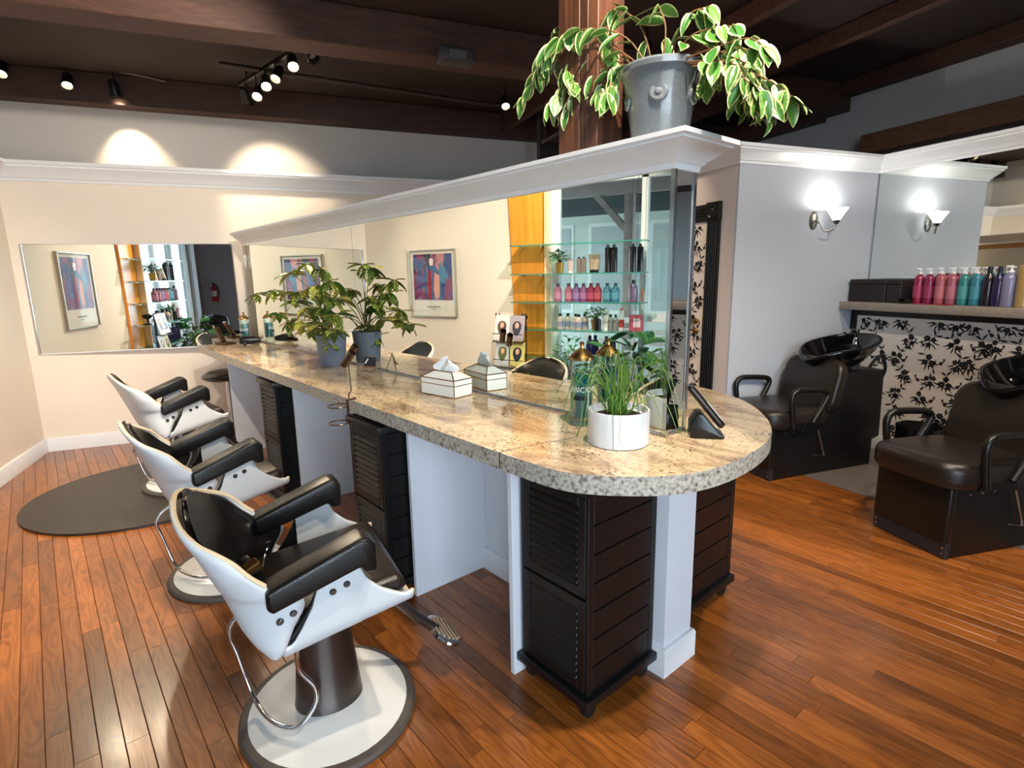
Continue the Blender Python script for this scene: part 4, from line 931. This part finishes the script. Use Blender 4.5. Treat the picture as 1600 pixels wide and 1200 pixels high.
def pot_plant(label, P, h=.10, r=.04, col=(176, 140, 70), n=80, L=.045, spread=.085, up=.12, name='potted_plant', metal=1, rz=0, leafs=None, seed=1):
    e = thing(name, label, 'plant', P, rz); rr = random.Random(seed)
    lathe('pot', mat('pot_%d_%d_%d' % col, col, .3 if metal else .6, metal=.8*metal), [(0, 0), (r*.72, 0), (r, h), (r*.92, h), (r*.88, h*.9), (0, h*.88)], 20, e)
    for k in range(n):
        a = rr.uniform(0, 6.28); q = rr.uniform(.1, 1); tip = Vector((math.cos(a)*spread*q, math.sin(a)*spread*q, h+up*rr.uniform(.2, 1)*(1.15-.5*q)))
        if k % 2 == 0: tube('stem', MATS['green_stem'], [(0, 0, h*.85), (tip.x*.4, tip.y*.4, (h+tip.z)/2), tip], .0018, e, 4)
        put_leaf(e, leafs or LEAF_G, tip, (math.cos(a), math.sin(a), rr.uniform(-.5, .8)), L*rr.uniform(.7, 1.2), rr, (0, 0, 0))
    return e
X_ = -1.93
def at_shelf(x, k, dx=0): return (X_+dx, Ypx(x), SHZ[k]+.001)
# second shelf
pot_plant('small bushy plant in a gold pot on the second glass shelf', at_shelf(873, 1), .10, .045, seed=3)
bottle('tube', (214, 190, 178), at_shelf(891, 1), .13, .022, 'small beige tube beside the gold plant pot on the second shelf', 'tube', cap=(220, 200, 190))
for k, x in enumerate((905, 913)): bottle('tall', (128, 112, 104), at_shelf(x, 1), .15, .022, 'taupe dark-capped bottle on the second shelf, %s of its pair' % ('left' if k == 0 else 'right'), cap=(28, 24, 40))
bottle('tube', (156, 138, 116), at_shelf(930, 1), .17, .05, 'wide khaki cream tube on the second glass shelf', 'tube')
for k, x in enumerate((951, 961, 989, 997)): bottle('tall', (24, 24, 28), at_shelf(x, 1, .0 if k < 3 else -.06), .25, .030, 'tall black bottle on the second shelf, %s of four' % ('first', 'second', 'third', 'fourth')[k], cap=(40, 40, 44))
# third shelf
for k, (x, c) in enumerate(((870, (176, 110, 140)), (888, (170, 96, 120)), (901, (130, 96, 150)), (913, (140, 84, 130)), (925, (150, 44, 74)), (936, (158, 52, 70)), (951, (70, 130, 150)), (964, (66, 134, 160)))):
    bottle('round', c, at_shelf(x, 2), .175, .038, '%s bottle on the third shelf, %s from the orange panel' % (('dusty pink', 'rose', 'lilac', 'mauve', 'crimson', 'brick red', 'steel blue', 'blue teal')[k], ('first', 'second', 'third', 'fourth', 'fifth', 'sixth', 'seventh', 'eighth')[k]), band=tuple(min(255, v+30) for v in c), cap=tuple(v//2 for v in c))
bottle('round', (138, 112, 150), at_shelf(991, 2), .20, .042, 'tall violet bottle on the third shelf near the steel cables')
bottle('tall', (150, 110, 96), at_shelf(1005, 2), .13, .018, 'slim copper spray on the third shelf end', cap=(190, 120, 90))
# fourth shelf
for k, (x, dx) in enumerate(((874, 0), (884, -.04), (900, 0), (908, .04), (914, -.02))): bottle('round', (222, 204, 190), at_shelf(x, 3, dx), .15, .034, 'cream bottle with black cap on the fourth shelf, %s from the left in the mirror' % ('first', 'second', 'third', 'fourth', 'fifth')[k], band=(150, 160, 190))
pot_plant('small bushy plant in a gold pot on the fourth glass shelf', at_shelf(933, 3), .10, .045, seed=8)
bottle('tall', (26, 24, 26), at_shelf(941, 3, .07), .12, .032, 'black jar in front of the gold pot on the fourth shelf')
bottle('tube', (236, 234, 230), at_shelf(950, 3), .19, .030, 'tall white tube on the fourth shelf', 'tube', cap=(230, 230, 230))
for k, x in enumerate((957, 965)): bottle('round', (150, 152, 150), at_shelf(x, 3), .15, .026, 'grey black-capped bottle on the fourth shelf, %s' % ('nearer the white tube' if k == 0 else 'nearer the red-banded can'))
bottle('tall', (238, 234, 232), at_shelf(974, 3), .21, .024, 'white can with a red band on the fourth shelf', cap=(196, 60, 56), band=(196, 60, 56))
bx = thing('product_box', 'pink and red retail box on the fourth shelf end', 'box', at_shelf(997, 3)); box('carton', mat('pink_red_carton', (176, 84, 104), .4), -.03, .03, -.06, .06, 0, .15, bx, .002, 1); box('window_label', mat('pale_label', (214, 200, 210), .4), .0302, .031, -.045, .02, .04, .12, bx)
# fifth shelf
for k, (x, dx) in enumerate(((924, 0), (930, -.05), (951, 0), (962, .03))): bottle('round', (44, 36, 92), at_shelf(x, 4, dx), .22, .036, 'navy purple bottle on the fifth shelf, %s of four' % ('first', 'second', 'third', 'fourth')[k], cap=(30, 26, 70))
fanp = thing('table_fan', 'small round black fan on a stand in front of the orange panel', 'fan', at_shelf(815, 3, .02)); lathe('fan_base', BLACK_M, [(0, 0), (.045, 0), (.045, .012), (.012, .02), (.012, .09), (0, .09)], 20, fanp); lathe('fan_head', BLACK_M, [(0, .07), (.035, .075), (.058, .10), (.058, .115), (.03, .13), (0, .132)], 20, fanp)
pot_plant('bushy little tree in a tall pale pot before the glass shelves', (-1.62, 3.10, 0), .52, .085, (196, 188, 178), 90, .06, .15, .38, 'potted_tree', 0, seed=4)
pot_plant('large dark leafy plant on the floor by the shop window', (-1.72, 2.55, 0), .40, .16, (70, 70, 72), 70, .20, .34, .55, 'floor_plant', 0, seed=6)

# magazine rack
mg = thing('magazine_rack', 'black wire magazine rack in front of the orange panel', 'rack', (-1.745, 3.80, 0))
for y in (-.17, -.13, .13, .17): tube('upright', BLACK_M, [(-.02, y, 0), (-.02, y, 1.10)], .006, mg, 8)
for z in (.32, .58, .84):
    tube('tray_bar', BLACK_M, [(-.03, -.17, z), (.06, -.17, z-.02), (.06, .17, z-.02), (-.03, .17, z)], .005, mg, 6); tube('front_bar', BLACK_M, [(.06, -.17, z+.06), (.06, .17, z+.06)], .004, mg, 6)
for y in (-.17, .17): tube('foot', BLACK_M, [(-.13, y, .008), (.07, y, .008)], .008, mg, 8)
COV = [((226, 222, 218), (60, 44, 40)), ((214, 208, 200), (150, 60, 90)), ((190, 196, 204), (90, 100, 60)), ((206, 196, 120), (40, 46, 60)), ((230, 226, 224), (90, 70, 60)), ((170, 160, 170), (60, 60, 80))]
for k in range(6):
    y, z = (-.085 if k % 2 else .085), (.315, .575, .835)[k//2]
    e = thing('magazine', '%s magazine in the %s tray of the wire rack' % (('left', 'right')[k % 2], ('bottom', 'middle', 'top')[k//2]), 'magazine', (-1.745, 3.80+y, z), 0, 'magazines in the rack')
    M = tr(.035, 0, 0) @ rot('Y', -12); c = COV[k]
    box('pages', mat('cover_%d' % k, c[0], .35), -.006, .004, -.08, .08, 0, .25, e, M=M)
    prism('cover_portrait', mat('cover_dark_%d' % k, c[1], .4), [(.05*math.cos(a)*(1+.3*math.sin(a)), .12+.075*math.sin(a)) for a in [q*.524 for q in range(12)]], .0042, .0046, e, M=M @ Matrix(((0, 0, 1, 0), (1, 0, 0, 0), (0, 1, 0, 0), (0, 0, 0, 1))))
    prism('cover_face', mat('cover_skin', (214, 170, 146), .5), [(.022*math.cos(a), .15+.03*math.sin(a)) for a in [q*.524 for q in range(12)]], .0046, .005, e, M=M @ Matrix(((0, 0, 1, 0), (1, 0, 0, 0), (0, 1, 0, 0), (0, 0, 0, 1))))

# waiting chair and extinguisher (behind the photographer's left)
wc = thing('armchair', 'black leather waiting armchair by the shop window', 'armchair', (-1.52, 1.62, 0), R(20))
box('seat', BLACK_L, -.26, .28, -.27, .27, .26, .46, wc, .05, 4)
grid('backrest', BLACK_L, lambda u, v: (-.26-.06*v+.14*(abs(u*2-1)**3), (u*2-1)*.29, .42+.52*v-.06*(u*2-1)**2*v), 17, 11, wc, .07, 1)
for sg in (-1, 1):
    box('armrest', BLACK_L, -.24, .24, sg*.29-.04, sg*.29+.04, .30, .64, wc, .035, 3)
    for x in (-.22, .22): lathe('leg', CHROME, [(0, 0), (.016, 0), (.02, .27), (0, .27)], 12, wc, (x, sg*.22, 0))
fe = thing('fire_extinguisher', 'red fire extinguisher on the front wall, seen in the back mirror', 'extinguisher', (-2.72, YF+.07, 1.0))
lathe('cylinder', mat('extinguisher_red', (170, 24, 28), .3, coat=.3), [(0, 0), (.055, 0), (.06, .01), (.06, .30), (.045, .345), (.02, .36), (0, .36)], 24, fe); lathe('valve', BLACK_M, [(.018, .355), (.018, .40), (0, .40)], 12, fe); box('handle', BLACK_M, -.012, .012, -.02, .09, .40, .42, fe); tube('hose', BLACK_M, smooth_path([(0, .02, .385), (.07, .03, .36), (.085, .02, .22), (.07, .03, .08)], 5), .009, fe, 8); lathe('paper_label', mat('extinguisher_label', (226, 224, 216), .6), [(.0605, .12), (.0607, .24), (.06, .24), (.06, .12)], 24, fe)

# ================================================================== SHAMPOO AREA
def shampoo_unit(label, x, y, rz):
    e = thing('shampoo_chair', label, 'shampoo chair', (x, y, 0), rz, 'backwash units by the floral wall')
    BP = mat('black_laminate', (17, 16, 17), .35)
    side = [(.03, 0.003), (.97, 0.003), (.97, .20), (1.04, .22), (1.02, .735), (.62, .735), (.50, .44), (.03, .385)]
    bd = prism('cabinet', BP, side, -.205, .205, e, M=rot('X', 90), bev=.003, seg=1)
    for sg in (-1, 1):
        for xx in (.12, .20, .28): lathe('rivet', CHROME, [(0, .003), (.005, .002), (.006, 0)], 10, bd, M=tr(xx, sg*.206, .34) @ rot('X', -90*sg))
    box('front_pad', BLACK_L, -.012, .035, -.212, .212, .085, .385, e, .014, 3)
    kp_ = box('kick_plate', mat('dull_metal', (60, 60, 64), .4, metal=.6), .0, .03, -.212, .212, .004, .09, e, .002, 1)
    for sg in (-1, 1):
        for z in (.03, .06): lathe('rivet', CHROME, [(0, .004), (.005, .003), (.006, 0)], 10, kp_, M=tr(0, sg*.195, z) @ rot('Y', -90))
    def rrect(w, h, r, n=6): return [(sx*(w-r)+r*math.cos(a), sy*(h-r)+r*math.sin(a)) for sx, sy, a0 in ((1, 1, 0), (-1, 1, 90), (-1, -1, 180), (1, -1, 270)) for a in [R(a0+90*k/n) for k in range(n+1)]]
    bm = bmesh.new(); cprism(bm, rrect(.285, .262, .13), .375, .515, tr(.215, 0, 0))
    bmesh.ops.bevel(bm, geom=[q for q in bm.edges if abs(q.calc_face_angle(0)) > R(50)], offset=.05, segments=5, affect='EDGES', profile=.5)
    for v in bm.verts:
        if v.co.z > .45: v.co.z += .012*(1-(v.co.y/.27)**2)-.010*max(0, (v.co.x-.2)/.3)
    done(bm, 'seat', BROWN_L, e, ang=60)
    bm = bmesh.new(); cprism(bm, rrect(.205, .255, .11), -.05, .05, Matrix.Identity(4))
    bmesh.ops.bevel(bm, geom=[q for q in bm.edges if abs(q.calc_face_angle(0)) > R(50)], offset=.038, segments=5, affect='EDGES', profile=.5)
    for v in bm.verts: v.co.z += -.30*v.co.y**2*-.6
    bmesh.ops.transform(bm, matrix=tr(.560, 0, .630) @ rot('Y', -76), verts=bm.verts); done(bm, 'backrest', BROWN_L, e, ang=60)
    for sg in (-1, 1):
        yk = sg*.272
        tube('armrest', BLACK_L, smooth_path([(.12, yk, .395), (.10, yk, .50), (.085, yk, .61), (.12, yk, .655), (.20, yk, .66), (.36, yk, .645), (.405, yk, .62), (.395, yk, .57), (.33, yk, .47), (.29, yk, .415)], 4), .020, e, 10)
        box('arm_bracket', BLACK_M, .10, .32, sg*.255-.008, sg*.255+.008, .375, .42, e, .002, 1)
    tube('recline_lever', CHROME, [(.40, -.222, .34), (.47, -.235, .14), (.36, -.235, .165)], .006, e, 8)
    lathe('bowl_pedestal', BLACK_G, [(0, .735), (.12, .735), (.10, .78), (.09, .86), (0, .86)], 24, e, (.80, 0, 0))
    # bowl: teardrop shell, high at the back, neck notch at the front
    def bowl(inner):
        def fn(u, v):
            a = u*2*math.pi; c, s = math.cos(a), math.sin(a); k = v
            L, wd = (.29 if c > 0 else .33), .245*(1-.22*max(0, -c)**2)
            rad = math.sqrt(max(0, k)); rim = .925+.055*c - .05*max(0, -c)**6*(1 if k > .9 else .6)
            dep = .155*(1-rad**2.6); 
            x, y = c*L*rad*(1 if not inner else .955), s*wd*rad*(1 if not inner else .95)
            return (.80+x+.02*(1-rad), y, rim*1.0-dep*(1 if inner else 1.12)-(0 if inner else .018)-.055*c*(1-rad))
        return fn
    b = grid('bowl', BLACK_G, bowl(True), 41, 14, e); grid('bowl_outside', BLACK_G, bowl(False), 41, 14, b)
    fi, fo = bowl(True), bowl(False)
    tube('bowl_rim', BLACK_G, [(Vector(fi(k/40, 1))+Vector(fo(k/40, 1)))/2 for k in range(40)], .013, b, 8, True)
    fc = tube('faucet', CHROME, smooth_path([(.98, .02, .93), (.97, .02, 1.0), (.93, .02, 1.015), (.86, .0, .985)], 4), .010, e, 8)
    lathe('faucet_base', CHROME, [(0, 0), (.024, 0), (.020, .03), (.012, .05), (0, .05)], 16, fc, (.98, .02, .905)); box('faucet_lever', CHROME, -.05, .012, -.008, .008, 0, .01, fc, .003, 1, M=tr(.97, .07, .975) @ rot('Y', 12) @ rot('Z', -25))
    lathe('drain', CHROME, [(0, .004), (.02, .004), (.024, 0), (0, 0)], 16, b, (.82, 0, .775))
    tube('water_hose', BLACK_M, smooth_path([(1.02, -.06, .70), (1.10, -.10, .82), (1.14, -.12, .70), (1.10, -.05, .52), (1.18, .05, .42), (1.10, .08, .30), (1.0, .05, .40)], 5), .011, e, 8)
    return e
shampoo_unit('farther shampoo chair with black bowl, beside the grey sconce wall', 3.09, 2.985, R(-3))
shampoo_unit('nearer shampoo chair with black bowl, at the right edge', 3.04, 1.80, R(-8))
bn = thing('waste_bin', 'black-lined waste bin between the shampoo chairs', 'bin', (4.12, 2.44, .004))
lathe('bin_body', mat('black_bin', (24, 23, 24), .4), [(0, 0), (.11, 0), (.135, .36), (.13, .36), (.105, .02), (0, .02)], 28, bn); grid('bin_liner', mat('black_liner', (20, 20, 22), .2), lambda u, v: ((.139+.006*math.sin(u*40)+.004*v)*math.cos(u*6.283), (.139+.006*math.sin(u*40)+.004*v)*math.sin(u*6.283), .368-.13*v-.02*math.sin(u*15)*v), 81, 5, bn)

# sconce
SP = Vector((3.905, YS, 1.85)); sc = thing('wall_sconce', 'lit wall sconce with a white cone shade on the grey wall', 'sconce', SP)
NICK = mat('brushed_nickel', (150, 146, 138), .3, metal=1)
lathe('backplate', NICK, [(0, .016), (.03, .014), (.044, .006), (.046, 0), (0, 0)], 28, sc, sy=1.55, M=rot('X', 90))
tube('arm', NICK, smooth_path([(0, -.012, 0), (.005, -.05, -.02), (.02, -.075, -.075), (.05, -.10, -.085), (.085, -.125, -.06), (.09, -.13, -.035)], 5), .006, sc, 8)
cup = Vector((.09, -.13, -.035))
lathe('cup', NICK, [(0, -.005), (.012, 0), (.03, .028), (.026, .028), (0, .01)], 20, sc, tuple(cup))
lathe('shade', mat('opal_glass_shade', (250, 250, 244), .3, emit=(255, 250, 238), estr=2.6), [(.024, .026), (.040, .055), (.075, .115), (.077, .117), (.073, .118), (.036, .056), (.020, .030)], 32, sc, tuple(cup))
l = D.lights.new('sconce_bulb', 'POINT'); l.energy = 4.5; l.shadow_soft_size = .025; l.color = (1, .96, .88); lo = D.objects.new('sconce_bulb', l); COL.objects.link(lo); lo.parent = sc; lo.location = cup+Vector((0, 0, .105))

# things on the stone ledge
for k, (y0, y1, lab) in enumerate(((2.965, 3.262, 'dark brown storage box on the ledge, next to the sconce wall'), (2.845, 2.958, 'smaller dark brown storage box on the ledge, beside the pink bottles'))):
    e = thing('storage_box', lab, 'box', (4.46, (y0+y1)/2, 1.211)); w_ = (y1-y0)/2; box('box_body', mat('dark_brown_box', (34, 27, 26), .5), -.10, .11, -w_, w_, 0, .14, e, .004, 1); box('lid', MATS['dark_brown_box'], -.104, .114, -w_-.002, w_+.002, .14, .178, e, .004, 1)
CS = [((170, 46, 88), 'magenta', 1433), ((152, 40, 84), 'dark magenta', 1449), ((196, 106, 118), 'salmon pink', 1467), ((190, 104, 122), 'rose pink', 1485), ((62, 148, 152), 'teal green', 1503), ((56, 140, 162), 'teal blue', 1522)]
for c, nm, x in CS:
    P = atx(x, 468, 4.40); bottle('pump', c, (4.40, P.y, 1.212), .262, .033, nm+' pump bottle in the front row on the stone ledge', group='pump bottles on the ledge', cap=(222, 222, 226), band=tuple(min(255, v+22) for v in c))
    bottle('pump', c, (4.49, P.y-.012, 1.212), .262, .033, nm+' pump bottle in the back row, by the ledge mirror', group='pump bottles on the ledge', cap=(222, 222, 226))
for k, (x, c, h, r, lab, kd, cap) in enumerate(((1540, (30, 22, 34), .26, .034, 'dark plum bottle just right of the teal pump bottles', 'round', (20, 18, 22)), (1556, (44, 30, 78), .26, .034, 'dark purple bottle beside the lavender pump bottle', 'round', (24, 18, 40)), (1573, (150, 148, 186), .27, .040, 'lavender pump bottle with a white pump on the ledge', 'pump', (232, 232, 236)), (1597, (196, 160, 96), .30, .042, 'gold bottle at the right end of the ledge', 'tall', (190, 156, 96)))):
    P = atx(x, 474, 4.40); bottle(kd, c, (4.40, P.y, 1.212), h, r, lab, group='pump bottles on the ledge', cap=cap)
lathe_o = thing('tint_bowl', 'small black bowl at the front of the ledge by the boxes', 'bowl', (4.335, 2.80, 1.211)); lathe('bowl_shell', BLACK_G, [(0, 0), (.03, 0), (.045, .02), (.05, .035), (.046, .035), (.04, .02), (0, .008)], 24, lathe_o, sy=1.3)
tag(box('tray', mat('red_tray', (150, 24, 40), .35), 4.30, 4.345, 2.46, 2.72, 1.2105, 1.216, bev=.001, seg=1), 'thin red tray in front of the pink pump bottles', 'tray')

# clipper left in the nearest chair
_c = Vector((1.715, .60)); _a = AI+R(-13)
hc = thing('hair_clipper', 'black and gold hair clipper with a loop lying in the nearest chair', 'clipper', W(1.715, .60)+Matrix.Rotation(_a, 3, 'Z') @ Vector((-.175, -.06, .53)), _a+R(25))
HCM = rot('X', 14) @ rot('Y', -18)
box('clipper_body', BLACK_M, -.02, .02, -.02, .02, 0, .10, hc, .008, 2, HCM); box('gold_head', BRASS, -.022, .022, -.016, .016, .10, .125, hc, .003, 1, HCM); box('side_attachment', BLACK_M, -.014, .014, .02, .048, .03, .12, hc, .006, 2, HCM)
tube('hanging_loop', CHROME, smooth_path([(.02, .02, .06), (.05, .05, .09), (.07, .045, .12), (.045, .03, .13)], 4), .003, hc, 6)

# ================================================================== LIGHT FITTINGS AND CEILING THINGS
def spot_head(label, P, aim, on=True, power=40, parent=None, name='spotlight', size=75, hang=.12, col=(1, .80, .56), group='track spotlights'):
    P = Vector(P); d = (Vector(aim)-P).normalized()
    e = thing(name, label, 'spotlight', P, 0, group)
    q = d.to_track_quat('Z', 'Y').to_matrix().to_4x4() @ Matrix.Scale(1.35, 4)
    lathe('lamp_can', mat('black_lamp', (20, 18, 18), .35), [(0, -.085), (.018, -.085), (.026, -.07), (.030, 0), (.036, .004), (.036, .012), (.028, .010), (.026, -.03), (0, -.035)], 20, e, M=q)
    lens = lathe('bulb', mat('lit_bulb', (255, 230, 190), .3, emit=(255, 226, 176), estr=28) if on else mat('unlit_bulb', (150, 150, 150), .15), [(0, -.012), (.018, -.016), (.025, -.022)], 16, e, M=q)
    tube('stem', MATS['black_lamp'], [q @ Vector((0, 0, -.05)), Vector((0, 0, hang*.5)), Vector((0, 0, hang))], .006, e, 6)
    if on and power:
        l = D.lights.new('spot_bulb', 'SPOT'); l.energy = power; l.spot_size = R(size); l.spot_blend = .6; l.shadow_soft_size = .03; l.color = col
        o = D.objects.new('spot_bulb', l); COL.objects.link(o); o.parent = e; o.matrix_local = (d.to_track_quat('-Z', 'Y').to_matrix().to_4x4()); o.location = d*.02
    return e
ZT_ = 3.11
tk = thing('light_track', 'black ceiling track carrying a row of spotlights', 'track', (0, 5.4, ZT_))
A0, A1 = atz(374, 132, ZT_), atz(520, 40, ZT_); dd = (A1-A0)
bm = bmesh.new(); ctube(bm, [A0-Vector((0, 5.4, ZT_)), A1-Vector((0, 5.4, ZT_))], .018, 4); done(bm, 'rail', MATS.get('black_lamp') or mat('black_lamp', (20, 18, 18), .35), tk)
for k in (.1, .9): p_ = A0.lerp(A1, k)-Vector((0, 5.4, ZT_)); tube('mount', MATS['black_lamp'], [p_, p_+Vector((0, 0, ZC-ZT_))], .008, tk, 6)
names = ['first', 'second', 'third', 'fourth', 'fifth', 'sixth', 'seventh']
HE = [(386, 160, True, (.05, 6.15, 2.2)), (402, 150, True, (-.8, 3.2, .3)), (416, 134, True, (.0, 3.2, .6)), (431, 122, True, (-1.1, 3.4, .2)), (458, 103, True, (.3, 2.8, .6)), (490, 90, False, (1.2, 3, 1)), (509, 76, False, (1.5, 3, 1))]
for k, (x, y, lit, aim) in enumerate(HE):
    P = on(x, y, A0, Vector((-dd.y, dd.x, 0)).normalized()); z = P.z; spot_head('%s track spotlight from the back wall, %s' % (names[k], 'lit' if lit else 'unlit'), P, aim, lit, 48, hang=ZT_-z)
YW = 5.93; wire = [aty(0, 78, YW), aty(235, 122, YW)]
cw = tube('light_cable', mat('pale_cable', (150, 142, 136), .5), [Vector((-2.29, YW, aty(-30, 72, YW).z)), wire[0], aty(120, 98, YW), wire[1], Vector((wire[1].x+.1, 5.99, wire[1].z))], .005); tag(cw, 'thin pale lighting cable across the upper left ceiling', 'cable')
for k, (x, y, Y, aim, lab) in enumerate(((105, 132, YW, (-1.3, 4.0, 0.0), 'lit spotlight in the middle of the pale cable'), (181, 148, YW, (-1.05, 6.3, 1.6), 'lit spotlight at the wall end of the pale cable'), (2, 114, YW, (-1.9, 4.6, 1.0), 'lit spotlight at the left frame edge on the pale cable'))):
    P = aty(x, y, Y); spot_head(lab, P, aim, True, 45, hang=wire[0].lerp(wire[1], x/235).z-P.z, name='cable_spotlight', group='cable spotlights', size=70)
spot_head('lit bare spotlight hanging left of the hanging ficus', aty(790, 165, 5.2), (1.8, 3.8, .9), True, 40, name='pendant_spotlight', group='ceiling spotlights', hang=ZC-aty(790, 165, 5.2).z)
spot_head('lit spotlight glimpsed behind the ficus pot rim', aty(1010, 92, 3.7), (3.0, 4.6, 0), True, 40, name='pendant_spotlight', group='ceiling spotlights', hang=ZC-aty(1010, 92, 3.7).z)
# unseen spotlights added as fill for walls, island and shampoo area
for k, (x, y, aim) in enumerate(((.2, 2.4, (-1.9, 4.9, 1.6)), (-.7, 2.6, (-1.9, 3.6, 1.0)), (.9, 1.0, (.9, 2.6, .9)), (2.6, 1.2, (3.8, 2.8, .8)), (3.6, .8, (4.0, 1.7, .5)), (1.6, .7, (1.6, 2.0, .8)))):
    spot_head('%s added fill spotlight on the ceiling, out of view' % names[k], (x, y, 3.02), aim, True, (190, 190, 110, 90, 80, 110)[k], hang=ZC-3.02, name='added_fill_spotlight', group='added fill spotlights', col=(1, .88, .72), size=95)
sk = thing('ceiling_speaker', 'small dark loudspeaker mounted on the cross beam', 'speaker', aty(712, 88, 3.97)); box('cabinet', mat('speaker_grey', (58, 54, 54), .5), -.125, .125, -.06, .07, -.05, .045, sk, .02, 3); box('grille', mat('speaker_grille', (92, 86, 82), .6, bump=.4, bscale=300), -.06, .06, -.064, -.058, -.03, .02, sk, .002, 1); tube('bracket', BLACK_M, [(0, .06, 0), (0, .09, .0)], .012, sk, 6)
pr = att(913, 228, 1.655); 
po = isl_thing('timber_post', 'brown grooved timber post rising from the island to the beams', 'post', 1.475, 1.66, 1.887)
for k, (a, b) in enumerate(((-.095, -.052), (-.050, -.012), (-.010, .095))): box('post_board', POSTWOOD, -.07, .07, a, b, 0, ZC-1.887, po, .003, 1)
